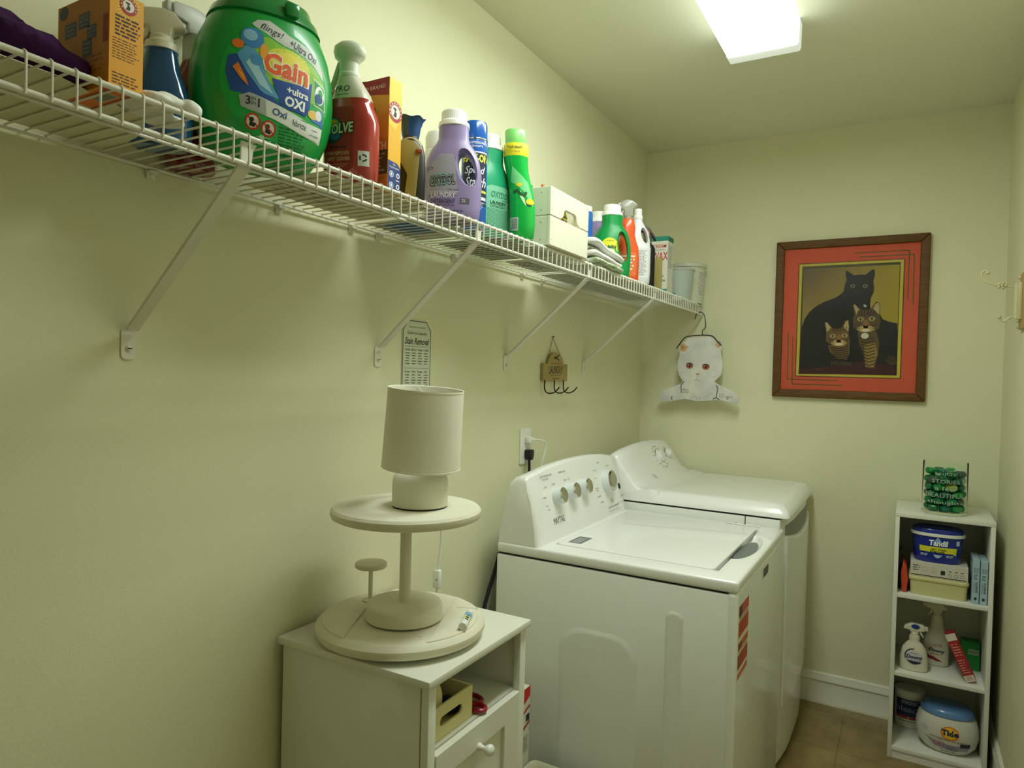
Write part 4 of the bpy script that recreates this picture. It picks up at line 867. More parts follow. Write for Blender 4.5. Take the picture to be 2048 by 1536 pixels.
L = Label(sb, (0, 0, 0), (1, 0, 0), (0, 0, 1)); L.small(-0.02, 0.02, 0.06, 0.10, 4, '4a4a5a'); L.build(t)

M('spray_blue', '2b62b4', rough=0.3, var=0.03)
t = thing('aerosol_can', 'tall blue can mostly hidden behind the white wooden crate', 'aerosol can', (0.155, 2.288, ZS), face(-50))
MB().lathe([(0.026, 0), (0.0275, 0.003), (0.0275, 0.225), (0.024, 0.233)], 'spray_blue', n=36).build('can', t)
MB().lathe([(0.0245, 0.233), (0.0245, 0.252), (0.015, 0.256)], 'white_plastic', n=28).build('cap', t)
jug('detergent_bottle', 'purple white-capped detergent bottle farther along, behind the folded towel', (0.118, 2.500, ZS), -58, 'purple_hdpe', s=1.08)
def p_gain(L):
    L.poly(ell(-0.008, 0.110, 0.033, 0.036, 30), 'd8dc2c', 1); L.poly(ell(-0.008, 0.085, 0.030, 0.030, 26), '48a04a', 2)
    L.text('GAIN', -0.008, 0.112, 0.012, '3a4a10', 4, w=0.05, bold=.03, shear=.1); L.text('original', -0.006, 0.134, 0.006, 'c05a1c', 4, w=.026)
    L.poly(ell(-0.004, 0.096, 0.016, 0.010, 18), 'e8e0b0', 3); L.poly(ell(0.006, 0.080, 0.010, 0.012, 14), '8cc43c', 3); L.small(-0.03, 0.02, 0.05, 0.066, 3, 'd8e8c8', 3)
jug('detergent_bottle', 'green detergent bottle with yellow round label beside the towel', (0.222, 2.380, ZS), -66, 'gain_green', s=1.045, print_=p_gain, hole=(0.040, 0.110, 0.0135, 0.050, 8))

# folded kitchen towel draped on the rim
def towel():
    M('towel_white', 'eeeee8', rough=0.9, var=0.03, bump=0.4, bscale=160); M('towel_green', '8aa06a', rough=0.9, var=0.35, scale=60, col2='dfe2d6')
    t = thing('kitchen_towel', 'folded white kitchen towel with green pattern on the shelf rim', 'towel', (0.300, 2.110, ZS))
    def fold(name, pts, thick, y0, y1, mat, dz, sag, seed):
        r = random.Random(seed); R = []; n = 14
        for i in range(n+1):
            u = i/n; y = y0+(y1-y0)*u; ph = r.uniform(-.5, .5); ring = []
            top = [(x, z+dz(u)+sag*math.sin(u*7+x*40)+r.uniform(-.0008, .0008)) for x, z in pts]
            ring = [(x+0.004*math.sin(u*9+seed), y, max(z+thick/2, 0.003)) for x, z in top] + [(x+0.004*math.sin(u*9+seed), y, max(z-thick/2, 0.0006)) for x, z in reversed(top)]
            R.append(ring)
        mb = MB().loft(R, mat); o = mb.build(name, t, smooth=180)
        md = o.modifiers.new('s', 'SUBSURF'); md.levels = 1; md.render_levels = 2; return o
    xs = [-0.105, -0.08, -0.05, -0.02, 0.0, 0.022]
    fold('towel_layer', [(x, 0.010+0.003*math.sin(x*60)) for x in xs], 0.016, -0.10, 0.165, 'towel_green', lambda u: 0.004*math.sin(u*5), 0.002, 2)
    fold('towel_layer', [(x, 0.030+0.003*math.sin(x*50+1)) for x in xs], 0.017, -0.105, 0.150, 'towel_white', lambda u: 0.004*math.sin(u*4+1)-0.006*u, 0.002, 3)
    fold('towel_layer', [(x, 0.047+0.002*math.sin(x*50+2)) for x in xs[:-1]], 0.013, -0.11, 0.120, 'towel_green', lambda u: 0.004-0.010*u, 0.003, 5)
    fold('towel_layer', [(x*1.05, 0.066-abs(x+0.05)*0.10) for x in xs], 0.018, -0.115, 0.155, 'towel_white', lambda u: 0.012*(1-u)-0.020*u*u, 0.0015, 7)
towel()

M('orange_body', 'f0602c', rough=0.25, var=0.04, coat=0.3, sub=0.05); M('clear_head', 'c8c8bc', rough=0.2, var=0.02, trans=0.45)
t, body = spray_bottle('spray_bottle', 'orange spray bottle with clear trigger between green and white jugs', (0.250, 2.471, ZS), -65,
    [(0.040, 0.023, 0.0), (0.044, 0.0255, 0.005), (0.045, 0.026, 0.09), (0.041, 0.0245, 0.13), (0.032, 0.022, 0.155), (0.027, 0.021, 0.175), (0.028, 0.021, 0.205), (0.023, 0.019, 0.228), (0.016, 0.015, 0.238)], 'orange_body', kind=1, head_mat='clear_head', hs=0.95, collar=(0.0155, 0.010), flip=False)
L = Label(body, (0, 0, 0), (1, 0, 0), (0, 0, 1)); L.poly(rrect(-0.034, 0.034, 0.02, 0.11, 0.008), 'e8743a', 1); L.small(-0.03, 0.03, 0.04, 0.1, 5, 'f2ead8', 3); L.build(t)
WJ = [(0.046, 0.030, 0.0), (0.050, 0.033, 0.005), (0.0515, 0.034, 0.04), (0.0515, 0.034, 0.135), (0.051, 0.034, 0.140), (0.0495, 0.033, 0.143), (0.048, 0.032, 0.165), (0.042, 0.030, 0.195), (0.028, 0.024, 0.222), (0.0175, 0.0175, 0.240), (0.0165, 0.0165, 0.252)]
def p_wj(L):
    L.poly(rrect(-0.042, 0.042, 0.022, 0.134, 0.003), 'e6e8e8', 1); L.small(-0.010, 0.036, 0.03, 0.128, 22, '6a6e6a', 3, fill=.35, seed=21); L.text('CLEANER', -0.026, 0.08, 0.008, '3a3e46', 3, rot=90, w=0.06)
M('jug_white', 'e4e6e8', rough=0.3, var=0.01)
jug('cleaner_jug', 'white plastic jug with open handle and grey text label', (0.262, 2.545, ZS), -64, 'jug_white', prof=WJ, print_=p_wj, hole=(0.024, 0.185, 0.0105, 0.030, 16), capz=0.0185, cat='jug')
def black_spray():
    t = thing('spray_bottle', 'black spray bottle with black trigger beside the wax box', 'spray bottle', (0.258, 2.672, ZS), face(-66))
    b = MB().body([(0.030, 0.026, 0.0), (0.032, 0.028, 0.004), (0.032, 0.028, 0.155), (0.026, 0.023, 0.170), (0.017, 0.016, 0.178)], 'black_plastic', e=2.4); b.build('bottle', t)
    M('grey_clear', '6a6a5e', rough=0.2, trans=0.2); MB().lathe([(0.0175, 0.178), (0.018, 0.190), (0.016, 0.205), (0.013, 0.210)], 'grey_clear', n=24).build('collar', t)
    h = MB(); h.prism([(0.034, 0.190), (0.030, 0.205), (0.010, 0.238), (-0.006, 0.250), (-0.030, 0.252), (-0.040, 0.246), (-0.042, 0.232), (-0.030, 0.226), (-0.016, 0.224), (-0.014, 0.208), (0.006, 0.208), (0.008, 0.222), (0.022, 0.200), (0.028, 0.190)], -0.011, 0.011, 'black_plastic', axis='y', bev=0.002); ho = h.build('trigger_head', t)
    r = MB(); r.prism([(-0.012, 0.209), (0.005, 0.209), (0.008, 0.222), (-0.004, 0.238), (-0.012, 0.232)], -0.0115, 0.0115, T('d87868'), axis='y', bev=0.001); r.build('red_insert', ho)
    L = Label(b, (0, 0, 0), (1, 0, 0), (0, 0, 1)); L.small(-0.026, -0.018, 0.03, 0.14, 12, '8a8a88', 2, fill=.3); L.build(t)
black_spray()
def wax_box():
    w, d, h = 0.090, 0.075, 0.232
    M('carton_white', 'e0ddcc', rough=0.5, var=0.02)
    t, mb = carton('wax_box', 'white floor wax box with teal top band beside the white buckets', (0.258, 2.838, ZS), 0, w, d, h, 'carton_white')
    F, R, B = faces(w, d, h); q = w/2
    L = F(); L.rect(-q, q, 0, h, 'e2dfce', 0); L.rect(-q, q, h-0.020, h, '2a8a78', 1); L.text('CREAM', 0.010, h-0.041, 0.015, 'c0282c', 2, w=0.056, bold=.01); L.text('furniture & floor', 0.010, h-0.056, 0.005, '1c1c1c', 2, w=0.052)
    L.text('WAX', 0.012, h-0.083, 0.034, 'c0282c', 2, w=0.068, bold=.01); L.text('POLISH &', 0.010, 0.066, 0.009, '202020', 2, w=0.04); L.text('CLEANER', 0.012, 0.047, 0.010, '202020', 2, w=0.052); L.rect(-q, q, 0, 0.012, '2a8a78', 1); L.build(t, 'front_print')
    L = R(); L.rect(-d/2, d/2, 0, h, 'd2d2c4', 0); L.rect(-d/2, d/2, h-0.02, h, '1f6a5e', 1); L.small(-0.028, 0.028, 0.10, 0.195, 12, '4a6a62', 2, fill=.3, seed=31); L.build(t, 'side_print')
wax_box()
M('tan_card', 'a89a58', rough=0.7, var=0.06)
o = MB().box(-0.024, 0.024, -0.006, 0.006, 0, 0.140, 'tan_card', 0.001).build('cardboard_piece', loc=(0.262, 2.780, ZS)); tag(o, 'plain tan cardboard piece leaning before the wax box', 'cardboard')
o = MB().lathe([(0.018, 0), (0.019, 0.004), (0.017, 0.010), (0.004, 0.011)], T('2a8a78'), n=24).build('bottle_cap', loc=(0.283, 2.930, ZS)); tag(o, 'teal round cap lying by the wax box foot', 'cap')

def bucket(name, label, loc, r0, r1, h, mat, lid=None, print_=None, handle=False):
    t = thing(name, label, 'bucket', loc, face(-60))
    b = MB(); b.lathe([(r0, 0), (r0, 0.002), (r1, h-0.010), (r1*1.05, h-0.009), (r1*1.055, h-0.001), (r1*1.03, h), (r1*0.97, h), (r1*0.965, h-0.01), (r0*.96, 0.004), (0.002, 0.004)], mat, n=48, caps=(True, True)); b.build('bucket_wall', t)
    if lid: l = MB(); l.lathe([(r1*1.06, h-0.012), (r1*1.09, h-0.010), (r1*1.09, h+0.004), (r1*1.04, h+0.007), (r1*.98, h+0.004), (0.004, h+0.004)], lid, n=48); l.build('lid', t)
    if print_: L = Label(b, (0, 0, 0), (1, 0, 0), (0, 0, 1)); print_(L); L.build(t)
    return t
M('milky', 'ccd6ce', rough=0.35, var=0.02, trans=0.2, sub=0.1); M('bucket_cream', 'd6d6c4', rough=0.4, var=0.02)
bucket('bucket', 'milky white bucket without a lid beside the wax box', (0.252, 3.137, ZS), 0.054, 0.070, 0.142, 'milky')
bucket('bucket', 'cream lidded bucket in the corner at the shelf end', (0.252, 3.297, ZS), 0.069, 0.078, 0.180, 'bucket_cream', lid='bucket_cream',
       print_=lambda L: (L.poly(rrect(0.030, 0.068, 0.03, 0.15, 0.003), 'dcdcd0', 1), L.small(0.034, 0.066, 0.035, 0.145, 14, '8a8c84', 2, fill=.35)))
# ---------------------------------------------------------------- things on the side cabinet
SC = (0.220, 1.210)
def rdisk(mb, c, r, z0, z1, mat, ed=0.006, n=64, taper=1.0):
    return mb.lathe([(r*taper-ed*0.6, z0), (r*taper, z0+ed*0.6), (r, z1-ed), (r-ed*0.35, z1-ed*0.35), (r-ed, z1)], mat, (c[0], c[1], 0), n)
def turntable():
    t = thing('turntable', 'large round cream wooden turntable with moulded sections on the cabinet', 'turntable', (SC[0], SC[1], NZ))
    MB().lathe([(0.150, 0.0005), (0.150, 0.008)], 'rubber_dark', n=48).build('swivel_base', t)
    b = MB(); R = []; n = 96
    prof = [(0.174, 0.0082), (0.183, 0.012), (0.187, 0.020), (0.186, 0.029), (0.179, 0.0368), (0.171, 0.039), (0.160, 0.0385)]
    for r, z in prof: R.append([(r*math.cos(2*PI*k/n), r*math.sin(2*PI*k/n), z) for k in range(n)])
    b.loft(R, 'chalk_paint'); b.build('disc', t)
    # raised side wings, a lower centre band and shallow finger rims
    def chord(a, b, sgn, r=0.1715, m=30):   # part of the disc on one side of the line a-b
        A, Bp = Vector(a), Vector(b); d = (Bp-A).normalized(); nn = Vector((-d.y, d.x))*sgn; off = A.dot(nn); P = []
        th = math.acos(max(-1, min(1, off/r))); ac = math.atan2(nn.y, nn.x)
        return [(r*math.cos(ac-th+2*th*i/m), r*math.sin(ac-th+2*th*i/m)) for i in range(m+1)]
    c0 = Vector(SC)
    def rel(p): return (p[0]-c0.x, p[1]-c0.y)
    for a, b_, sgn in ((rel((0.140, 1.173)), rel((0.217, 1.019)), -1), (rel((0.255, 1.377)), rel((0.376, 1.080)), 1)):
        P = chord(a, b_, sgn)
        if len(P) > 3: s = MB(); s.prism(P, 0.0380, 0.0418, 'chalk_paint', axis='z', bev=0.0024, seg=3); so = s.build('raised_wing', t)
    def arc(r0, r1, a0, a1, m=18): return [(r1*math.cos(math.radians(a0+(a1-a0)*i/m)), r1*math.sin(math.radians(a0+(a1-a0)*i/m))) for i in range(m+1)] + [((r0+r1)/2+(r1-r0)/2*math.cos(q)*0, 0) for q in ()] + [(r0*math.cos(math.radians(a1-(a1-a0)*i/m)), r0*math.sin(math.radians(a1-(a1-a0)*i/m))) for i in range(m+1)]
    for a0, a1 in ((-72, -38), (98, 128)):
        w = MB(); w.tube([(0.128*math.cos(math.radians(a)), 0.128*math.sin(math.radians(a)), 0.0385) for a in range(a0, a1+1, 4)] + [(r_*math.cos(math.radians(a_)), r_*math.sin(math.radians(a_)), 0.0385) for r_, a_ in ((0.131, a1+3), (0.138, a1+5), (0.146, a1+4), (0.149, a1+1))], 0.0017, 'chalk_paint', 10, smooth=3); w.build('finger_rim', t)
    q = MB(); E_ = [rel(p) for p in ((0.298, 1.315), (0.341, 1.336))]
    q.tube([(E_[0][0], E_[0][1], 0.0415), (E_[1][0], E_[1][1], 0.0415)], 0.0018, 'chalk_paint', 8); q.build('wing_groove', t)
turntable()
SB = (0.236, 1.200)
def stand():
    t = thing('pedestal_stand', 'cream wooden pedestal stand with round plate on the turntable', 'pedestal stand', (SB[0], SB[1], NZ+0.0426))
    b = MB(); b.lathe([(0.080, 0), (0.084, 0.001), (0.084, 0.029), (0.080, 0.033), (0.060, 0.035), (0.03, 0.0355)], 'chalk_paint', n=64); b.build('foot', t)
    MB().rod((0, 0, 0.0352), (0, 0, 0.222), 0.0125, 'chalk_paint', 28).build('post', t)
    b = MB(); b.lathe([(0.155, 0.2222), (0.162, 0.2255), (0.1645, 0.232), (0.1640, 0.240), (0.1595, 0.2455), (0.153, 0.247)], 'chalk_paint', n=72); b.build('plate', t)
    return NZ+0.0426+0.247
ztop = stand()
def little_stand():
    t = thing('pedestal_stand', 'tiny cream disc-topped stand on the back of the turntable', 'pedestal stand', (0.102, 1.240, NZ+0.0426))
    MB().lathe([(0.018, 0), (0.018, 0.003), (0.006, 0.005)], 'chalk_paint', n=24).build('foot', t)
    MB().rod((0, 0, 0.004), (0, 0, 0.078), 0.0052, 'chalk_paint', 16).build('post', t)
    MB().lathe([(0.035, 0.078), (0.037, 0.081), (0.037, 0.088), (0.035, 0.090)], 'chalk_paint', n=40).build('plate', t)
little_stand()
def lamp():
    M('lamp_shade_cloth', 'f0eddc', rough=0.85, var=0.03, bump=0.05, bscale=500); M('lamp_ceramic', 'e6e3d0', rough=0.7, var=0.02, bump=0.1)
    t = thing('table_lamp', 'cream table lamp with drum shade standing on the pedestal plate', 'table lamp', (0.264, 1.210, ztop+0.0005))
    MB().lathe([(0.0595, 0), (0.0595, 0.003)], 'rubber_dark', n=48).build('felt_pad', t)
    MB().lathe([(0.0605, 0.0032), (0.061, 0.005), (0.061, 0.050), (0.0595, 0.062), (0.055, 0.073), (0.046, 0.080), (0.030, 0.084), (0.012, 0.085)], 'lamp_ceramic', n=56).build('base', t, smooth=60)
    MB().rod((0, 0, 0.085), (0, 0, 0.140), 0.008, 'white_plastic', 16).build('stem', t)
    s = MB(); z0, z1, r0, r1, th = 0.080, 0.255, 0.0860, 0.0825, 0.0018
    s.lathe([(r0-th, z0+0.001), (r0+0.0004, z0), (r0+0.0006, z0+0.004), (r0, z0+0.0042), (r1, z1-0.0042), (r1+0.0006, z1-0.004), (r1+0.0004, z1), (r1-th, z1-0.001), (r1-th-0.0004, z1-0.004), (r0-th, z0+0.004)], 'lamp_shade_cloth', n=72, caps=(False, False)); tilt = Matrix.Translation((0, 0, z0)) @ Matrix.Rotation(math.radians(3.2), 4, Vector((0.78, 0.62, 0.0))) @ Matrix.Rotation(math.radians(-2.4), 4, Vector((0.62, -0.78, 0.0))) @ Matrix.Translation((0, 0, -z0+0.004)); s.tf(tilt); sh = s.build('lamp_shade', t)
    w = MB()
    for a in (20, 140, 260): w.rod((0.010*math.cos(math.radians(a)), 0.010*math.sin(math.radians(a)), 0.240), ((r1-0.003)*math.cos(math.radians(a)), (r1-0.003)*math.sin(math.radians(a)), 0.250), 0.0014, 'white_plastic', 6)
    w.tube([(0.010*math.cos(2*PI*k/16), 0.010*math.sin(2*PI*k/16), 0.240) for k in range(16)], 0.0018, 'white_plastic', 6, closed=True); w.tf(tilt); w.build('spider_ring', sh)
    c = MB(); L0 = Vector((-0.264, -1.210, -ztop-0.0005)); W = lambda x, y, z: tuple(Vector((x, y, z))+L0)
    c.tube([W(0.215, 1.262, ztop+0.006), W(0.170, 1.340, ztop+0.0045), W(0.142, 1.405, ztop-0.004), W(0.132, 1.45, ztop-0.05), W(0.126, 1.486, 1.03), W(0.119, 1.490, 0.95), W(0.114, 1.490, 0.906)], 0.0030, 'white_plastic', 8, smooth=5); co = c.build('cord', t)
    q = MB(); q.box(-0.011, 0.011, -0.007, 0.007, -0.025, 0.025, 'white_plastic', 0.004, 3); q.ball((0.004, -0.0075, 0), 0.0028, 'recess_grey', n=10, m=6); q.tf(Matrix.Translation(W(0.114, 1.490, 0.895))); q.build('inline_switch', co)
    c = MB(); c.tube([W(0.114, 1.490, 0.872), W(0.110, 1.490, 0.83), W(0.10, 1.488, 0.74), W(0.08, 1.486, 0.55), W(0.05, 1.49, 0.30)], 0.0024, 'white_plastic', 8, smooth=4); c.build('cord', t)
lamp()
def stain_stick():
    t = thing('stain_stick', 'small white stain stick with blue label lying on the turntable', 'tube', (0.372, 1.243, NZ+0.0412+0.0092), 0)
    a = Vector((-0.0195, 0.052, 0.0)); 
    d = Vector((0.040, -0.092, 0)).normalized(); q = d.to_track_quat('Z', 'Y').to_matrix().to_4x4()
    b = MB().lathe([(0.0085, -0.026), (0.0085, 0.022)], 'white_plastic', n=28); b.tf(q); b.build('barrel', t)
    c = MB().lathe([(0.0075, -0.042), (0.009, -0.040), (0.009, -0.0262)], 'white_plastic', n=28); c.tf(q); c.build('cap', t)
    c = MB().lathe([(0.0091, 0.0222), (0.0091, 0.0405), (0.008, 0.043), (0.003, 0.0432)], 'white_plastic', n=28); c.tf(q); c.build('end_cap', t)
    view = Vector((0.55, -0.6, 0.6)).normalized(); U = d.cross(view).normalized(); V = -d
    L = Label(b, (0, 0, 0), tuple(-U), tuple(V)) if (-U).cross(V).dot(view) > 0 else Label(b, (0, 0, 0), tuple(U), tuple(V))
    L.rect(-0.0082, 0.0082, -0.020, 0.024, '20408a', 1); L.rect(-0.007, 0.007, 0.006, 0.023, '7ab4d0', 2); L.poly(ell(0, -0.008, 0.006, 0.009, 14), 'e6e43a', 2); L.rect(-0.002, 0.002, -0.012, -0.004, '2a3a6a', 3); L.build(t)
stain_stick()
# inside the open shelf
def tray():
    M('birch_ply', 'e8dca2', rough=0.55, var=0.06)
    t = thing('wooden_tray', 'pale wooden tray box with slot handle inside the side cabinet', 'tray', (0.285, 1.170, 0.7053))
    X, Y, H, th = 0.105, 0.078, 0.068, 0.006
    slot = rrect(-0.040, 0.040, 0.024, 0.044, 0.0095)
    MB().prism([(-Y, 0), (Y, 0), (Y, H), (-Y, H)], X-th, X, 'birch_ply', axis='x', bev=0.0008, seg=1, holes=[slot]).build('front_board', t)
    MB().box(-X, -X+th, -Y, Y, 0, H, 'birch_ply', 0.0008).build('back_board', t)
    for s in (-1, 1): MB().box(-X+th, X-th, min(s*Y, s*(Y-th)), max(s*Y, s*(Y-th)), 0, H, 'birch_ply', 0.0008).build('side_board', t)
    MB().box(-X+th, X-th, -Y+th, Y-th, 0.001, 0.006, 'birch_ply').build('bottom_board', t)
tray()
o = MB().ball((0, 0, 0.056), 0.030, 'birch_ply', n=28, sz=1.6, m=16).build('wooden_darning_egg', loc=(0.343, 1.150, 0.7122)); tag(o, 'smooth tan egg-shaped darning tool standing in the wooden tray', 'darning egg')
M('dark_blue_cloth', '20304a', rough=0.8, var=0.3); M('red_rubber', '9a1420', rough=0.3, var=0.05, coat=0.2)
cloth_blob('fabric_scrap', 'dark blue fabric scraps filling the wooden tray', 'fabric', (0.300, 1.205, 0.7125), [(0, 0.0, 0.022, 0.030, 0.026, 0.020), (0.05, 0.01, 0.020, 0.026, 0.022, 0.018)], 'dark_blue_cloth', amp=0.002)
o = MB().tube([(0.018*math.cos(2*PI*k/20), 0.012*math.sin(2*PI*k/20), 0) for k in range(20)], 0.005, 'red_rubber', 10, closed=True).build('ring', loc=(0.235, 1.220, 0.718)); o.rotation_euler = (1.2, 0, 0.4); tag(o, 'red ring lying inside the wooden tray', 'ring')
def scissors():
    t = thing('scissors', 'red handled scissors lying beside the wooden tray in the cabinet', 'scissors', (0.345, 1.286, 0.7062), 0)
    for sx, r0, nm in ((1, 0.024, 'handle'), (-1, 0.018, 'handle')):
        cx, cy = (0.006, 0.012) if sx == 1 else (0.042, -0.014); rr = (0.030, 0.019) if sx == 1 else (0.020, 0.014)
        MB().tube([(cx+rr[0]*math.cos(2*PI*k/24), cy+rr[1]*math.sin(2*PI*k/24), 0.006) for k in range(24)], 0.0055, 'red_rubber', 10, closed=True).build('handle', t)
    MB().prism([(-0.022, 0.006), (-0.10, -0.012), (-0.105, -0.006), (-0.024, 0.014)], 0.003, 0.005, 'chrome', axis='z').build('blade', t)
    MB().prism([(-0.020, 0.0), (-0.10, 0.003), (-0.104, 0.009), (-0.022, 0.009)], 0.0052, 0.0072, 'chrome', axis='z').build('blade', t)
scissors()
# floor items between cabinet and washer
def bin_box():
    M('bin_white', 'e2dfc6', rough=0.4, var=0.02)
    t = thing('waste_bin', 'cream square bin on the floor between cabinet and washer', 'bin', (0.355, 1.685, 0))
    R = []
    for s, z in ((0.86, 0), (0.88, 0.004), (0.985, 0.280), (1.0, 0.282), (1.0, 0.299), (0.965, 0.301), (0.94, 0.294), (0.93, 0.27), (0.85, 0.01)):
        R.append([(x*s, y*s, z) for x, y in rrect(-0.105, 0.105, -0.125, 0.125, 0.022, 6)])
    MB().loft(R, 'bin_white').build('bin_wall', t)
bin_box()
def red_carton():
    w, d, h = 0.16, 0.052, 0.523
    t, mb = carton('detergent_box', 'tall red and white carton standing behind the cream bin by the washer', (0.216, 1.7665, 0), 90, 0.062, 0.052, h, 'carton_white')
    F, R, B = faces(0.062, 0.052, h)
    for L in (F(), ):
        q = 0.031; L.rect(-q, q, h-0.030, h, 'd0242a', 1); L.poly([(-q, h-0.030), (q, h-0.030), (-q, h-0.055)], 'd0242a', 1); L.line([(-q, h-0.078), (q, h-0.058)], 0.008, 'b8383a', 2); L.rect(0.008, q-0.002, h-0.100, h-0.080, '24241e', 2); L.line([(-q, h-0.125), (q, h-0.105)], 0.009, 'b8383a', 2); L.small(-q+.004, q-.004, h-0.19, h-0.14, 10, '8a8470', 2, seed=41); L.build(t, 'front_print')
    L = Label(None, (-0.031, 0, 0), (0, -1, 0), (0, 0, 1)); q = 0.026; L.rect(-q, q, h-0.028, h, 'd0242a', 1); L.poly([(q, h-0.028), (-q, h-0.028), (-q, h-0.05)], 'd0242a', 1); L.line([(-q, h-0.078), (q, h-0.058)], 0.008, 'b8383a', 2); L.small(-q+.004, q-.004, h-0.19, h-0.14, 8, '8a8470', 2, seed=42); L.rect(0.004, q-0.004, h-0.1, h-0.082, '24241e', 2); L.line([(-q, h-0.125), (q, h-0.105)], 0.009, 'b8383a', 2); L.build(t, 'side_print')
    L = R(); q = 0.026; L.rect(-q, q, h-0.028, h, 'd0242a', 1); L.line([(-q, h-0.068), (q, h-0.052)], 0.008, 'b8383a', 2); L.rect(0.002, q-0.004, h-0.096, h-0.080, '24241e', 2); L.rect(0.002, q-0.004, h-0.108, h-0.098, '24241e', 2); L.line([(-q, h-0.132), (q, h-0.112)], 0.009, 'b8383a', 2); L.small(-q+.004, q-.004, h-0.19, h-0.145, 10, 'a08a70', 2, seed=43); L.build(t, 'side_print')
red_carton()
# hoses behind the washer
for i, (dx, m, lab) in enumerate(((0.0, 'rubber_dark', 'black hose running down behind the washer'), (0.014, 'recess_grey', 'grey hose running down behind the washer'))):
    o = MB().tube([(0.045+dx*0.3, 1.93, 0.86), (0.042, 1.905+dx, 0.80), (0.038, 1.870+dx*1.4, 0.73), (0.035, 1.855+dx*1.4, 0.66), (0.033, 1.850+dx*1.4, 0.40), (0.033, 1.850+dx*1.4, 0.02)], 0.0065, m, 10, smooth=5).build('washer_hose'); tag(o, lab, 'hose')

# ---------------------------------------------------------------- on the left wall
def stain_sign():
    M('metal_sign', 'd6dac4', rough=0.4, var=0.02)
    t = thing('wall_sign', 'tall white stain removal guide sign with clipped top corners', 'sign', (0, 1.522, 1.44))
    W, z0, z1 = 0.0635, -0.145, 0.147
    P = [(-W, z0), (W, z0), (W, z1-0.025), (W-0.022, z1), (-W+0.022, z1), (-W, z1-0.025)]
    MB().prism(P, 0.0008, 0.0028, 'metal_sign', axis='x').build('sign_plate', t)
    L = Label(None, (0.0028, 0, 0), (0, 1, 0), (0, 0, 1)); k = '4a5040'; Q = [(a*0.965, b*0.985) for a, b in P]; L.line(Q+[Q[0]], 0.0022, k, 1)
    L.text('YOUR GO TO CHART', 0.0, 0.128, 0.004, '5a6050', 2, w=0.075); L.text('Guide for Laundry', 0.0, 0.111, 0.011, '4a5040', 2, w=0.088, shear=.25); L.text('Stain Removal', 0.0, 0.090, 0.019, '20241c', 2, w=0.108, bold=.012, shear=.3)
    heads = (('Dirt/Mud', 'Blood', 'Tomato', 'Coffee'), ('Grass', 'Wine', 'Grease', 'Ink'), ('Oil', 'Juice', 'Sweat', 'Wax'))
    for r, hd in enumerate(heads):
        zz = 0.066-r*0.060; L.line([(-0.055, zz+0.009), (0.055, zz+0.009)], 0.0008, '5a6050', 1)
        for c, h in enumerate(hd):
            u = -0.041+c*0.0275; L.text(h, u, zz, 0.0062, '343a2c', 2, w=min(0.022, 0.0045*len(h)), shear=.3)
            for i in range(5): L.rect(u-0.010+0.0015*((i*7+c*3+r) % 3), u+0.010-0.0015*((i*5+c+r) % 4), zz-0.0105-i*0.0072, zz-0.0085-i*0.0072, '50564a', 2)
    L.build(t, 'lettering')
stain_sign()
def laundry_sign():
    M('sign_wood', 'b09a62', rough=0.6, var=0.12, scale=30, stretch=(1, 1, 8)); M('twine', '8a7a4c', rough=0.9)
    t = thing('wall_hook_sign', 'small wooden laundry sign with three black hooks hanging by twine', 'sign', (0, 2.370, 1.455))
    P = [(-0.103, -0.034), (0.103, -0.034), (0.103, 0.033), (0.070, 0.033)] + [(0.062*math.cos(math.radians(a)), 0.036+0.040*math.sin(math.radians(a))) for a in range(0, 181, 15)] + [(-0.070, 0.033), (-0.103, 0.033)]
    b = MB().prism(P, 0.002, 0.014, 'sign_wood', axis='x', bev=0.0012, seg=1); b.build('board', t)
    L = Label(None, (0.014, 0, 0), (0, 1, 0), (0, 0, 1)); k = '1e2014'
    L.text('LAUNDRY', 0.0, 0.010, 0.030, k, 2, w=0.118, bold=.0); L.line([(-0.045, 0.0335), (0.045, 0.0335)], 0.0014, k, 2); L.line([(-0.045, -0.011), (0.045, -0.011)], 0.0012, k, 2);
    L.text('WASH & FOLD', 0.0, -0.024, 0.006, '4a4428', 2, w=0.060)
    L.poly([(-0.018, 0.060), (-0.018, 0.050), (0.0, 0.053), (0.024, 0.044), (0.026, 0.048), (0.006, 0.056), (0.028, 0.066), (0.026, 0.070), (0.0, 0.059)], k, 2); L.build(t, 'lettering')
    for y in (-0.095, -0.014, 0.066):
        MB().tube([(0.016, y, -0.030), (0.016, y, -0.060), (0.020, y+0.006, -0.074), (0.030, y+0.022, -0.079), (0.042, y+0.038, -0.072), (0.052, y+0.050, -0.056)], 0.0026, 'black_metal', 8, smooth=4).build('hook', t)
    tw = MB(); 
    for s in (-1, 1): tw.rod((0.010, s*0.058, 0.052), (0.004, -0.014, 0.134), 0.0013, 'twine', 6)
    tw.build('twine', t); MB().rod((0.0005, -0.014, 0.1355), (0.012, -0.014, 0.137), 0.0015, 'black_metal', 8).build('nail', t)
laundry_sign()
def outlet():
    t = thing('wall_outlet', 'white double wall outlet with two plugs in it above the washer', 'outlet', (0, 2.163, 1.188))
    MB().prism(rrect(-0.040, 0.040, -0.0635, 0.0635, 0.006), 0.0004, 0.0055, 'white_plastic', axis='x', bev=0.0018, seg=2).build('cover_plate', t)
    for z in (0.022, -0.022):
        s = MB(); s.prism(rrect(-0.017, 0.017, z-0.014, z+0.014, 0.006), 0.0055, 0.0075, 'white_plastic', axis='x', bev=0.0008, seg=1); so = s.build('socket', t)
        q = MB()
        for y in (-0.006, 0.006): q.box(0.0074, 0.0078, y-0.001, y+0.001, z-0.001, z+0.007, 'rubber_dark')
        q.build('slots', so)
    MB().ball((0.0055, 0, 0), 0.0028, 'chrome', n=10, sx=.5).build('screw', t)
outlet()
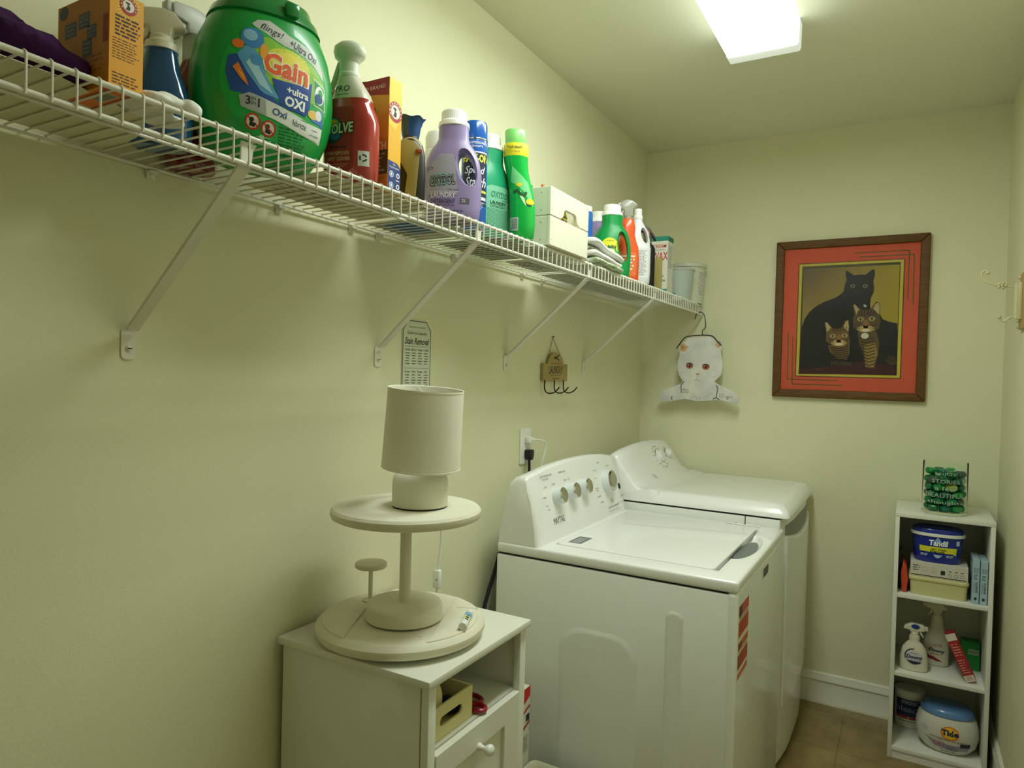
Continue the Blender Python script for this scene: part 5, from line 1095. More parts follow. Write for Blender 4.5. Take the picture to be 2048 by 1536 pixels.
def plugs():
    t = thing('power_plug', 'black power plug in the lower socket, its cord dropping behind the washer', 'plug', (0.008, 2.163, 1.164))
    b = MB(); b.prism([(-0.016, 0.012), (0.016, 0.012), (0.016, -0.006), (0.009, -0.024), (-0.009, -0.024), (-0.016, -0.006)], 0, 0.024, 'black_plastic', axis='x', bev=0.003, seg=2); b.build('plug_body', t)
    MB().tube([(0.012, 0, -0.022), (0.013, 0, -0.05), (0.014, 0.001, -0.12), (0.02, 0.003, -0.30)], 0.0050, 'black_plastic', 10, smooth=4).build('cord', t)
    t = thing('power_plug', 'white power plug in the upper socket with curved white cord', 'plug', (0.008, 2.163, 1.212))
    b = MB(); b.box(0, 0.016, -0.012, 0.012, -0.012, 0.010, 'white_plastic', 0.003); b.box(0.004, 0.022, 0.010, 0.026, -0.007, 0.005, 'white_plastic', 0.003); b.build('plug_body', t)
    MB().tube([(0.020, 0.024, -0.001), (0.032, 0.045, -0.003), (0.040, 0.066, -0.012), (0.040, 0.072, -0.035), (0.036, 0.066, -0.065), (0.030, 0.056, -0.12), (0.03, 0.05, -0.25)], 0.0026, 'white_plastic', 8, smooth=5).build('cord', t)
plugs()

# ---------------------------------------------------------------- on the far wall
PIC = dict(
    blk=[(-0.1865, -0.035), (-0.1755, 0.001), (-0.1555, 0.034), (-0.1255, 0.061), (-0.0955, 0.077), (-0.0555, 0.092), (-0.0315, 0.108), (-0.0195, 0.121), (-0.0155, 0.151), (-0.0085, 0.172), (-0.0135, 0.194), (-0.0125, 0.213), (0.0005, 0.204), (0.0195, 0.19), (0.0445, 0.192), (0.0635, 0.19), (0.0775, 0.201), (0.0895, 0.212), (0.0995, 0.21), (0.1015, 0.189), (0.0955, 0.162), (0.0995, 0.13), (0.0975, 0.109), (0.0885, 0.09), (0.0865, 0.061), (0.0885, 0.045), (0.1205, 0.028), (0.1365, -0.004), (0.1595, -0.015), (0.1925, -0.023), (0.1975, -0.242), (-0.1935, -0.249)],
    rhead=[(0.0245, -0.04), (0.0215, -0.002), (0.0275, 0.019), (0.0185, 0.057), (0.0265, 0.065), (0.0435, 0.046), (0.0585, 0.035), (0.0825, 0.037), (0.0945, 0.048), (0.1075, 0.071), (0.1195, 0.071), (0.1255, 0.049), (0.1255, 0.018), (0.1295, -0.014), (0.1235, -0.041), (0.1095, -0.057), (0.0815, -0.062), (0.0475, -0.059)],
    rear1=[(0.0225, 0.058), (0.0275, 0.062), (0.0445, 0.04), (0.0345, 0.017)],
    rear2=[(0.1185, 0.067), (0.1235, 0.047), (0.1225, 0.015), (0.0995, 0.042), (0.1075, 0.063)],
    rchest=[(0.0425, -0.059), (0.1145, -0.057), (0.1275, -0.11), (0.1245, -0.153), (0.1125, -0.217), (0.0765, -0.213), (0.0675, -0.154), (0.0485, -0.105)],
    rleg=[(0.0685, -0.116), (0.1105, -0.105), (0.1215, -0.153), (0.1075, -0.212), (0.0785, -0.21), (0.0725, -0.159)],
    lhead=[(-0.0845, -0.1), (-0.0835, -0.056), (-0.0925, -0.017), (-0.0825, -0.012), (-0.0615, -0.039), (-0.0415, -0.045), (-0.0215, -0.04), (-0.0075, -0.007), (0.0045, -0.005), (0.0085, -0.035), (0.0065, -0.067), (0.0145, -0.105), (0.0005, -0.122), (-0.0285, -0.127), (-0.0595, -0.116)],
    lear1=[(-0.0885, -0.018), (-0.0815, -0.016), (-0.0645, -0.04), (-0.0815, -0.059)],
    lear2=[(0.0025, -0.008), (0.0065, -0.035), (0.0045, -0.056), (-0.0175, -0.039), (-0.0075, -0.013)],
    lchest=[(-0.0745, -0.116), (0.0125, -0.111), (0.0135, -0.154), (0.0025, -0.181), (-0.0375, -0.177), (-0.0685, -0.144)],
    paw=[(0.1515, -0.185), (0.1645, -0.163), (0.1875, -0.16), (0.1955, -0.194), (0.1755, -0.203)],
    floor=[(-0.1915, -0.224), (-0.0465, -0.21), (0.0805, -0.186), (0.1975, -0.21), (0.1975, -0.242), (-0.1935, -0.249)],
    pic=[(-0.1905, 0.253), (0.1935, 0.237), (0.1975, -0.242), (-0.1935, -0.249)],
    matin=[(-0.2045, 0.251), (0.2085, 0.246), (0.2095, -0.256), (-0.2025, -0.256)],
    pts=[(0.0165, 0.143), (0.0655, 0.141), (0.0675, 0.056), (0.0515, -0.003), (0.0955, -0.002), (0.0725, -0.029), (0.0755, -0.043), (-0.0565, -0.076), (-0.0095, -0.074), (-0.0315, -0.092), (-0.0315, -0.111), (0.0705, -0.076), (0.2285, 0.287), (0.2275, 0.078), (0.0165, 0.287), (0.2465, 0.268), (0.2485, 0.057), (0.0365, 0.269), (-0.2405, -0.273), (-0.2425, -0.058), (-0.0315, -0.275), (-0.2205, -0.295), (-0.2225, -0.077), (-0.0115, -0.295)],
)

def cat_picture():
    M('oak_dark', '6a4a24', rough=0.55, var=0.28, scale=16, stretch=(1, 1, 10), spec=0.3); M('mat_red', 'd25a3e', rough=0.7, var=0.03)
    t = thing('framed_picture', 'framed cat picture in wood frame with wide coral red mat', 'picture', (0.9445, RY1, 1.727))
    X, Z = 0.3045, 0.355; fw = 0.036
    for nm, pts in (('frame_rail', [(-X, Z), (X, Z), (X-fw, Z-fw), (-X+fw, Z-fw)]), ('frame_rail', [(-X, -Z), (X, -Z), (X-fw, -Z+fw), (-X+fw, -Z+fw)]), ('frame_stile', [(-X, -Z), (-X, Z), (-X+fw, Z-fw), (-X+fw, -Z+fw)]), ('frame_stile', [(X, -Z), (X, Z), (X-fw, Z-fw), (X-fw, -Z+fw)])):
        b = MB(); b.prism(pts, -0.028, -0.002, 'oak_dark', axis='y', bev=0.005, seg=3); b.build(nm, t)
    MB().box(-X+0.02, X-0.02, -0.016, -0.003, -Z+0.02, Z-0.02, 'mat_red').build('mat_board', t)
    L = Label(None, (0, -0.016, 0), (1, 0, 0), (0, 0, 1), base=0.0002, lay=0.00025); P = PIC; p = P['pts']
    g = '5e5a1e'
    for idx in ((14, 12, 13), (17, 15, 16), (19, 18, 20), (22, 21, 23)): L.line([p[i] for i in idx], 0.0042, g, 1)
    x0, x1, z0, z1 = -0.2045, 0.2090, -0.256, 0.249
    L.rect(x0-0.004, x1+0.004, z0-0.004, z1+0.004, '5a3a1a', 1); L.rect(x0, x1, z0, z1, 'c8b840', 2); L.rect(x0+0.012, x1-0.012, z0+0.010, z1-0.010, '46421a', 3)
    a0, a1, b0, b1 = -0.186, 0.194, -0.243, 0.228
    L.rect(a0, a1, b0, b1, '0e0d0a', 4)
    n = 24
    for i in range(n):   # painted gold backdrop, dusky at upper left
        for j in range(12):
            u, v = i/(n-1), j/11; r_ = int(150-45*(1-u)*v+14*u); g_ = int(128-42*(1-u)*v+14*u); b_ = int(44+14*(1-u)*v-8*u)
            L.rect(a0+(a1-a0)*i/n, a0+(a1-a0)*(i+1)/n, -0.05+(b1+0.05)*j/12, -0.05+(b1+0.05)*(j+1)/12, '%02x%02x%02x' % (r_, g_, b_), 5)
    L.poly(P['blk'], '11110f', 6); L.poly(P['floor'], '3a0f10', 7)
    L.poly([(-0.013, 0.213), (-0.003, 0.204), (-0.004, 0.190), (-0.011, 0.196)], '1e1c18', 7); L.poly([(0.0985, 0.208), (0.089, 0.203), (0.089, 0.190), (0.097, 0.192)], '1e1c18', 7)
    for i in (0, 1): L.poly(ell(p[i][0], p[i][1], 0.0088, 0.0078, 18), 'b0a878', 8); L.poly(ell(p[i][0], p[i][1], 0.0062, 0.0064, 16), '4a5230', 9); L.poly(ell(p[i][0], p[i][1], 0.0035, 0.0046, 12), '080806', 10)
    L.poly([(p[2][0]-.007, p[2][1]+.006), (p[2][0]+.004, p[2][1]+.003), (p[2][0]+.007, p[2][1]-.004), (p[2][0], p[2][1]-.008), (p[2][0]-.006, p[2][1]-.003)], 'b4b4ac', 8)
    def tabby(head, e1, e2, eye, nose, muz, chest, s, coat, seed):
        r = random.Random(seed)
        L.poly(P[chest], coat, 8); L.poly(P[head], coat, 9)
        L.poly(P[e1], 'b09a68', 10); L.poly(P[e2], 'b09a68', 10)
        cx, cz = nose
        L.poly(ell(cx, cz-0.016*s, 0.036*s, 0.015*s, 22), 'b49a60', 10); L.poly(ell(cx, cz-0.022*s, 0.016*s, 0.007*s, 14), 'd8ccac', 11); L.poly(ell(cx, cz+0.004*s, 0.012*s, 0.020*s, 16), '8a6434', 10)
        for sx in (-1, 1):
            for k in range(4): L.line([(cx+sx*(0.020+.002*k)*s, cz-(0.002+0.007*k)*s), (cx+sx*(0.046-.002*k)*s, cz+(0.004-0.010*k)*s)], 0.0026*s, '1c140c', 11)
            for k in range(3): L.line([(cx+sx*(0.005+0.009*k)*s, cz+0.040*s), (cx+sx*(0.008+0.012*k)*s, cz+(0.068-0.004*k)*s)], 0.0035*s, '1c140c', 11)
        for ex, ez in eye:
            L.poly(ell(ex, ez, 0.0125*s, 0.0095*s, 18), 'd0bc84', 11); L.poly(ell(ex, ez, 0.0098*s, 0.0080*s, 18), '15120c', 12); L.poly(ell(ex, ez, 0.0080*s, 0.0066*s, 16), '9a9440', 13); L.poly(ell(ex, ez, 0.0034*s, 0.0052*s, 12), '080806', 14)
        L.poly([(cx-0.007*s, cz+0.003*s), (cx+0.007*s, cz+0.003*s), (cx, cz-0.005*s)], 'a85c44', 12); L.line([(cx, cz-0.005*s), (cx, cz-0.012*s)], 0.0014*s, '201410', 12); L.line([(cx-0.012*s, cz-0.016*s), (cx, cz-0.012*s), (cx+0.012*s, cz-0.016*s)], 0.0014*s, '201410', 12)
    tabby('rhead', 'rear1', 'rear2', (p[3], p[4]), p[5], p[6], 'rchest', 1.0, '5c4626', 1)
    tabby('lhead', 'lear1', 'lear2', (p[7], p[8]), p[9], p[10], 'lchest', 0.92, '6a4e26', 2)
    L.poly(P['rleg'], '8c7434', 10); L.poly(ell(p[11][0], p[11][1], 0.015, 0.013, 14), 'd4cfb4', 12)
    r = random.Random(5)
    for k in range(9): z = -0.085-k*0.014; L.line([(0.052+.003*k, z), (0.075+.002*k, z-0.008), (0.108+.001*k, z+0.002)], 0.0034, '18120a', 11)
    for k in range(6): z = -0.125-k*0.010; L.line([(-0.066+.004*k, z), (-0.03, z-0.007), (0.008, z+0.003)], 0.0036, '18120a', 10)
    L.poly(P['paw'], '4c3416', 8); 
    for k in range(3): L.line([(0.152+.004*k, -0.190+.010*k), (0.192, -0.180+.010*k)], 0.003, '1a120a', 9)
    for k in range(12): u = -0.060+k*0.007; L.line([(u, -0.206), (u+0.004, -0.190)], 0.0012, '8a7040', 9)
    L.small(-0.125, -0.09, -0.228, -0.222, 1, '6a4028', 9)
    L.build(t, 'print')
    M('picture_glass', 'ffffff', rough=0.05, trans=1.0, var=0.0, ior=1.05, spec=0.1)
    MB().box(-X+fw-0.004, X-fw+0.004, -0.0235, -0.0225, -Z+fw-0.004, Z-fw+0.004, 'picture_glass').build('glass', t)
cat_picture()
HNG = dict(out=[(-0.097, 0.111), (-0.095, 0.122), (-0.078, 0.119), (-0.059, 0.141), (0.06, 0.147), (0.079, 0.128), (0.106, 0.13), (0.107, 0.104), (0.1, 0.075), (0.108, 0.042), (0.112, 0.001), (0.106, -0.035), (0.076, -0.068), (0.103, -0.085), (0.158, -0.107), (0.183, -0.124), (0.193, -0.15), (0.181, -0.168), (0.142, -0.161), (0.098, -0.152), (0.055, -0.159), (-0.005, -0.164), (-0.061, -0.155), (-0.119, -0.167), (-0.169, -0.173), (-0.194, -0.155), (-0.192, -0.136), (-0.167, -0.115), (-0.121, -0.098), (-0.083, -0.082), (-0.076, -0.068), (-0.094, -0.041), (-0.103, -0.007), (-0.102, 0.028), (-0.093, 0.058), (-0.098, 0.088)],
    ear1=[(-0.095, 0.115), (-0.074, 0.111), (-0.05, 0.096), (-0.069, 0.073), (-0.092, 0.077)],
    ear2=[(0.102, 0.125), (0.098, 0.097), (0.087, 0.09), (0.072, 0.104), (0.082, 0.123)],
    wire=[(-0.109, 0.088), (-0.085, 0.123), (-0.06, 0.145), (0.015, 0.152), (0.06, 0.148), (0.079, 0.13), (0.104, 0.104)],
    hook=[(0.012, 0.154), (0.011, 0.171), (0.025, 0.188), (0.022, 0.223), (0.014, 0.244), (0.001, 0.253), (-0.014, 0.244), (-0.018, 0.227)],
    line1=[(-0.068, -0.07), (-0.083, -0.09), (-0.08, -0.127)],
    line2=[(0.085, -0.084), (0.093, -0.099), (0.087, -0.143)],
    line3=[(0.071, -0.151), (0.087, -0.143), (0.102, -0.152)],
    line4=[(-0.123, -0.144), (-0.128, -0.156), (-0.123, -0.163)],
    nose=[(-0.016, -0.031), (0.01, -0.03), (-0.004, -0.04)],
    pts=[(-0.044, 0.005), (0.034, 0.001), (-0.004, -0.033), (-0.006, -0.065), (-0.051, -0.117), (0.114, -0.127), (0.148, -0.142)],
)

def cat_hanger():
    M('cat_board', 'e4e0d6', rough=0.45, var=0.10, scale=14, col2='cfcfcb')
    t = thing('cat_hanger', 'clothes hanger shaped as a painted white cat, hung from the shelf corner', 'hanger', (0.315, 3.300, 1.50))
    H = HNG
    b = MB().prism(H['out'], -0.004, 0.004, 'cat_board', axis='y', bev=0.0015, seg=2); b.build('board', t, smooth=30)
    w = MB(); w.tube([(x, -0.0075, z) for x, z in H['wire']], 0.0026, 'black_metal', 8, smooth=3); w.build('wire_frame', t)
    hk = H['hook']; dx = SX-0.315; top = ZT-LIP+0.0065-1.50
    q = [(0.015, -0.0075, 0.152), (0.013, -0.007, 0.172), (0.026, -0.004, 0.188), (0.024, -0.001, 0.222), (0.016, 0, top-0.012), (0.002+dx*0.3, 0, top+0.0005), (-0.012+dx*0.5, 0, top-0.006), (-0.024, 0, top-0.022), (-0.026, 0, top-0.034)]
    MB().tube([(x, y, z) for x, y, z in q], 0.0021, 'black_metal', 8, smooth=5).build('hook', t)
    L = Label(None, (0, -0.004, 0), (1, 0, 0), (0, 0, 1)); p = H['pts']
    L.poly(H['ear1'], 'd0a880', 1); L.poly(H['ear2'], 'd6b48e', 1); L.poly([(-0.088, 0.100), (-0.076, 0.104), (-0.070, 0.088), (-0.085, 0.082)], 'b8845c', 2); L.poly([(0.096, 0.116), (0.086, 0.112), (0.090, 0.096), (0.098, 0.100)], 'c89a70', 2)
    for (x, z), s in ((p[0], 1), (p[1], 1)):
        L.poly(ell(x, z, 0.0165, 0.0135, 22), '2c1c14', 2); L.poly(ell(x, z-0.001, 0.0135, 0.0110, 20), 'b4623c', 3); L.poly(ell(x, z+0.001, 0.0065, 0.0072, 16), '1a0e0a', 4); L.poly(ell(x-0.004, z+0.004, 0.002, 0.002, 10), 'e8e0d8', 5); L.line([(x-0.018*s, z+0.010), (x, z+0.0145), (x+0.018*s, z+0.008)], 0.002, '3a2a22', 3)
    L.poly(H['nose'], 'b88a74', 2); L.line([(-0.004, -0.040), (-0.006, -0.060)], 0.0014, '8a5a48', 2); L.line([(-0.020, -0.066), (-0.006, -0.060), (0.008, -0.068)], 0.0014, '8a5a48', 2)
    for k in ('line1', 'line2', 'line3', 'line4'): L.line(H[k], 0.0034, '28282a', 2)
    L.small(-0.074, -0.040, -0.128, -0.106, 3, '2a2a2c', 2, seed=6, fill=.3); L.small(0.100, 0.128, -0.144, -0.122, 4, '6a6a66', 2, seed=7, fill=.3); L.line([(0.130, -0.142), (0.140, -0.134), (0.138, -0.150), (0.150, -0.136), (0.160, -0.138)], 0.0018, '33332f', 2)
    L.line([(-0.025, -0.150), (-0.012, -0.138), (-0.004, -0.160)], 0.0014, '9a98a8', 2); L.line([(0.008, -0.145), (0.010, -0.160)], 0.0014, '9a98a8', 2); L.line([(-0.030, -0.128), (0.0, -0.148), (0.045, -0.140), (0.070, -0.118)], 0.0016, 'b4b4c0', 1)
    L.build(t, 'painting')
cat_hanger()
# ---------------------------------------------------------------- right wall: swivel hook plaque
def wall_hook():
    M('hook_gold', 'cfc89c', rough=0.35, var=0.08); M('plaque_tan', 'c0a060', rough=0.5, var=0.1)
    t = thing('coat_hook', 'cream ornate swinging coat hook on a tan plaque, right wall', 'coat hook', (RW, 2.80, 1.735))
    b = MB(); b.prism(rrect(-0.060, 0.085, -0.095, 0.095, 0.012), -0.010, -0.0006, 'plaque_tan', axis='x', bev=0.003, seg=2); b.build('plaque', t)
    s = MB()
    for i in range(9): z = -0.085+i*0.021; s.ball((-0.011, 0.080, z), 0.007, 'hook_gold', n=12, m=8)
    s.build('beading', t)
    h = MB(); h.rod((-0.022, 0.045, -0.058), (-0.022, 0.045, 0.060), 0.0085, 'hook_gold', 16); h.box(-0.020, -0.010, 0.020, 0.060, -0.062, 0.062, 'hook_gold', 0.002); h.build('hinge_barrel', t)
    a = MB(); a.tube([(-0.026, 0.045, 0.048), (-0.050, 0.046, 0.050), (-0.075, 0.048, 0.054), (-0.100, 0.050, 0.064), (-0.118, 0.052, 0.080), (-0.122, 0.053, 0.100), (-0.112, 0.053, 0.108), (-0.104, 0.053, 0.101)], 0.0032, 'hook_gold', 8, smooth=5)
    a.ball((-0.104, 0.053, 0.100), 0.0065, 'hook_gold', n=12, m=8)
    arm = a.build('upper_arm', t); f = MB()
    for k in range(5): an = math.radians(k*72); f.ball((-0.064+0.010*math.cos(an), 0.044, 0.054+0.008*math.sin(an)), 0.0055, 'hook_gold', n=10, m=6)
    f.ball((-0.064, 0.042, 0.054), 0.005, 'hook_gold', n=10, m=6); f.build('rosette', arm)
    a = MB(); a.tube([(-0.024, 0.045, -0.050), (-0.040, 0.046, -0.055), (-0.052, 0.047, -0.066), (-0.062, 0.048, -0.064), (-0.068, 0.048, -0.054)], 0.0032, 'hook_gold', 8, smooth=5); a.ball((-0.068, 0.048, -0.052), 0.0065, 'hook_gold', n=12, m=8); a.build('lower_arm', t)
wall_hook()

# ---------------------------------------------------------------- things in and on the cube bookcase
def pod_jar():
    M('jar_glass', 'f8fffa', rough=0.02, trans=1.0, var=0.0, ior=1.06, spec=0.4)
    cx, cy, r, h = 1.3215, 3.150, 0.0755, 0.200
    t = thing('glass_jar', 'clear glass jar of green laundry pods on top of the bookcase', 'jar', (cx, cy, BZ+0.0005))
    g = MB(); g.lathe([(r*.9, 0), (r, 0.004), (r, h-0.002), (r-0.001, h), (r-0.0025, h-0.002), (r-0.003, 0.010), (r*.8, 0.008), (0.002, 0.008)], 'jar_glass', n=64, caps=(True, True)); gl = g.build('jar_wall', t, smooth=40)
    L = Label(g, (0, 0, 0), (1, 0, 0), (0, 0, 1), step=0.006); c = '9ab8a4'
    for i, (s, hh, w) in enumerate((('thoughts', .017, .115), ('BEAUTIFUL', .016, .125), ('a few', .015, .07), ('STORIES', .014, .09), ('ENJOY', .014, .07))): L.text(s, 0.0, 0.048+i*0.027, hh, c, 2, w=w)
    L.build(gl, 'etched_words')
    r_ = random.Random(11)
    cols = [('0c7a44', 'pod_green'), ('0a6a5a', 'pod_teal'), ('1a9a4a', 'pod_bright'), ('5ab08a', 'pod_pale'), ('4a5a58', 'pod_grey'), ('b8c86a', 'pod_lime'), ('c2d8c8', 'pod_white')]
    for cl, nm in cols: M(nm, cl, rough=0.15, coat=0.5, var=0.15)
    z = 0.0245; idx = 0; protos = {}
    while z < 0.165:
        layer = [(0, 0)] + [(0.0510*math.cos(2*PI*(k+0.5*(idx % 2))/8), 0.0510*math.sin(2*PI*(k+0.5*(idx % 2))/8)) for k in range(8)]
        for (x, y) in layer:
            if z > 0.15 and r_.random() < 0.35: continue
            cl = r_.choices(cols, weights=[5, 5, 3, 2, 4, 1, 1])[0][1]
            if cl not in protos:
                b = MB(); R = []
                for zz, s in ((-0.0125, 0.45), (-0.011, 0.72), (-0.008, 0.9), (-0.003, 1.0), (0.003, 1.0), (0.008, 0.9), (0.011, 0.72), (0.0125, 0.45)):
                    R.append([(a*s, bb*s, zz) for a, bb in rrect(-0.0185, 0.0185, -0.0160, 0.0160, 0.009, 6)])
                b.loft(R, cl); o = b.build('laundry_pod', smooth=60); protos[cl] = o
            else:
                o = protos[cl].copy(); COL.objects.link(o)
            o.location = (cx+x, cy+y, BZ+z); o.rotation_euler = (r_.uniform(-.12, .12), r_.uniform(-.12, .12), r_.uniform(0, 3.1))
            tag(o, 'glossy laundry pod inside the clear glass jar on the bookcase', 'laundry pod', 'laundry pods in the glass jar')
        z += 0.0262; idx += 1
pod_jar()

def tandil():
    M('tub_blue', '16309a', rough=0.25, coat=0.3, var=0.03)
    t = thing('powder_tub', 'blue oval stain remover tub with white rim in the top cube', 'tub', (1.303, 3.130, 0.7675))
    body = MB().body([(0.074, 0.050, 0), (0.077, 0.053, 0.004), (0.083, 0.058, 0.098), (0.0835, 0.0585, 0.100)], 'tub_blue', e=2.5, n=56); body.build('tub_body', t)
    MB().body([(0.0880, 0.062, 0.1005), (0.0905, 0.064, 0.102), (0.0905, 0.064, 0.111), (0.088, 0.062, 0.1125)], 'white_plastic', e=2.5, n=56).build('rim', t)
    MB().body([(0.0845, 0.059, 0.1127), (0.085, 0.0595, 0.122), (0.081, 0.056, 0.128), (0.074, 0.050, 0.130), (0.07, 0.046, 0.1285), (0.01, 0.008, 0.1285)], 'tub_blue', e=2.5, n=56).build('lid', t)
    L = Label(body, (0, 0, 0.05), (1, 0, 0), (0, 0, 1), step=0.006)
    L.poly([(-0.012, 0.03), (-0.006, 0.044), (0, 0.05), (0.006, 0.044), (0.012, 0.03)], '8ab0e0', 1)
    L.text('Tandil', 0.002, 0.027, 0.022, 'f0f4fa', 3, w=0.062, bold=.04, shear=.1)
    L.poly([(-0.060, 0.012), (-0.02, 0.008), (0.02, 0.008), (0.062, 0.012), (0.060, -0.016), (0.02, -0.012), (-0.02, -0.012), (-0.058, -0.012)], 'e0dc2c', 2)
    L.text('OXY STAIN', 0.002, 0.002, 0.0085, '1a1c30', 4, w=0.052, bold=.03); L.text('REMOVER', 0.0, -0.0075, 0.0078, '1a1c30', 4, w=0.048, bold=.03)
    L.poly([(-0.014, -0.018), (0.016, -0.018), (0.008, -0.027), (0.0, -0.031), (-0.008, -0.027)], 'a8c4e4', 1)
    L.small(-0.055, -0.032, -0.026, -0.016, 2, 'dce6f6', 2); L.small(0.028, 0.052, -0.026, -0.016, 2, 'dce6f6', 2); L.rect(0.060, 0.070, 0.022, 0.040, 'c8d4ea', 2); L.build(t)
tandil()
def flat_box():
    w, d, h = 0.187, 0.150, 0.0555; M('carton_pale', 'd0ccbc', rough=0.5, var=0.02)
    t, mb = carton('flat_carton', 'flat white printed carton under the blue stain remover tub', (1.309, 3.143, 0.7117), 0, w, d, h, 'carton_pale')
    F, R, B = faces(w, d, h); L = F(); L.small(-0.085, -0.06, 0.02, 0.045, 3, '6a6a62'); L.rect(0.006, 0.020, 0.016, 0.032, '2c2c28', 2); L.rect(-0.09, 0.088, 0.004, 0.007, '2c2c28', 2)
    for u in (0.036, 0.056, 0.075): L.rect(u-0.004, u+0.004, 0.031, 0.034, '3a3a36', 2); L.ring(u, 0.018, 0.006, 0.001, '6a6a62', 2)
    for u in (-0.045, -0.015): L.ring(u, 0.03, 0.009, 0.0008, '9a968a', 2)
    L.build(t, 'front_print')
flat_box()
def cream_box():
    M('tub_cream', 'd2cc94', rough=0.45, var=0.03)
    t = thing('storage_tub', 'cream lidded plastic storage tub on the top cube floor', 'tub', (1.309, 3.135, 0.6402))
    R = [[(x*s, y*s, z) for x, y in rrect(-0.094, 0.094, -0.070, 0.070, 0.014, 5)] for s, z in ((0.95, 0), (0.965, 0.003), (1.0, 0.0565))]; MB().loft(R, 'tub_cream').build('tub_body', t)
    R = [[(x*s, y*s, z) for x, y in rrect(-0.097, 0.097, -0.073, 0.073, 0.015, 5)] for s, z in ((1.0, 0.0567), (1.01, 0.058), (1.01, 0.067), (0.98, 0.0705), (0.9, 0.0708))]; MB().loft(R, 'tub_cream').build('lid', t)
cream_box()
def sheets_boxes():
    M('carton_ice', 'a8c2cc', rough=0.45, var=0.03)
    for i, (x, lab) in enumerate(((1.4255, 'pale blue dryer sheets box touching the cream tub'), (1.4505, 'pale blue dryer sheets box against the right side of the top cube'))):
        w, d, h = 0.0225, 0.12, 0.166-(i*0.003)
        t, mb = carton('dryer_sheets_box', lab, (x, 3.118, 0.6402), 0, w, d, h, 'carton_ice'); F, R, B = faces(w, d, h)
        t['group'] = 'dryer sheets boxes in the top cube'
        L = F(); L.text('SHEETS', 0.003, 0.062, 0.0065, '24444e', 2, rot=90, w=0.040, bold=.02); L.text('Dryer Fabric', -0.005, 0.062, 0.004, '24444e', 2, rot=90, w=0.04); L.poly(ell(0, 0.020, 0.0045, 0.006, 14), '1c4a50', 2); L.text('SUN', -0.004, 0.125, 0.006, '4a6c78', 2, rot=90, w=.018); L.text('SEA', 0.004, 0.125, 0.006, '4a6c78', 2, rot=90, w=.018); L.small(-0.006, 0.006, 0.09, 0.11, 3, '4a6c78', 2); L.build(t, 'front_print')
sheets_boxes()
o = MB().prism([(0, 0), (0.014, 0.0), (0.020, 0.05), (0.012, 0.105), (0.002, 0.12), (-0.006, 0.07)], -0.06, 0.06, T('c8482a'), axis='y', bev=0.002).build('packet', loc=(1.190, 3.130, 0.6402)); tag(o, 'bright orange packet leaning at the left of the top cube', 'packet')
M('navy_film', '141a30', rough=0.3)
o = MB().box(-0.0035, 0.0035, -0.05, 0.05, 0, 0.150, 'navy_film', 0.001).build('packet', loc=(1.1795, 3.175, 0.6402)); tag(o, 'dark navy packet against the left side of the top cube', 'packet')

def downy(name, label, x, y, s, z, pr, kind, fl, mark):
    M('downy_white', 'd9d6be', rough=0.3, var=0.02)
    t, b = spray_bottle(name, label, (x, y, z), -90, [(a*s, d*s, zz*s) for a, d, zz in pr], 'downy_white', e=2.3, kind=kind, head_mat='downy_white', hs=0.85*s, collar=(0.014*s, 0.012*s), flip=fl)
    L = Label(b, (0, 0, 0.055*s), (1, 0, 0), (0, 0, 1), step=0.005); mark(L); L.build(t); return t
def m1(L):
    L.poly(ell(0.0, 0.0, 0.030, 0.024, 26), 'c8c4cc', 1); L.poly([(-0.026, -0.010), (0, -0.020), (0.028, -0.012), (0.020, -0.022), (0, -0.027), (-0.018, -0.021)], '2a2a48', 2); L.ring(0, 0.002, 0.032, 0.004, '30304a', 2, a0=90, a1=200)
    L.text('Downy', 0.002, 0.000, 0.018, '242a4a', 4, w=0.056, bold=.04, shear=.15); L.small(-0.014, 0.014, 0.014, 0.018, 1, 'b06a4a', 3); L.small(-0.012, 0.014, -0.014, -0.010, 1, '6a6a80', 3)
t = downy('spray_bottle', 'short white fabric spray bottle with blue dot on trigger, middle cube', 1.2385, 3.105, 1.0, 0.3365, [(0.042, 0.026, 0), (0.047, 0.029, 0.004), (0.0475, 0.030, 0.05), (0.040, 0.027, 0.085), (0.026, 0.020, 0.104), (0.0175, 0.0165, 0.112), (0.0185, 0.017, 0.125), (0.0165, 0.016, 0.134)], 2, True, m1)
b = MB(); b.lathe([(0.0145, -0.0010), (0.0140, 0.0006), (0.01, 0.0012)], T('1c3a8a'), n=24, sy=0.6); b.tf(Matrix.Translation((0.002, -0.0122, 0.134+0.012-0.003+0.027)) @ Matrix.Rotation(PI/2, 4, 'X')); b.build('blue_button', t)
def m2(L):
    L.text('Downy', 0.002, 0.006, 0.016, '242a4a', 3, w=0.055, bold=.04, shear=.15, rot=-5); L.small(-0.010, 0.022, 0.022, 0.034, 2, 'b0806a', 3); L.poly([(-0.030, -0.012), (-0.010, -0.016), (0.022, -0.034), (0.0, -0.034), (-0.028, -0.028)], '8a2a38', 2); L.small(-0.02, 0.02, -0.010, -0.004, 1, 'b06a5a', 3)
downy('spray_bottle', 'tall white fabric spray bottle behind the short one, middle cube', 1.3150, 3.215, 1.0, 0.3365, [(0.040, 0.026, 0), (0.044, 0.029, 0.004), (0.0445, 0.030, 0.06), (0.042, 0.029, 0.10), (0.030, 0.023, 0.135), (0.022, 0.019, 0.155), (0.021, 0.019, 0.185), (0.0165, 0.016, 0.196)], 0, False, m2)
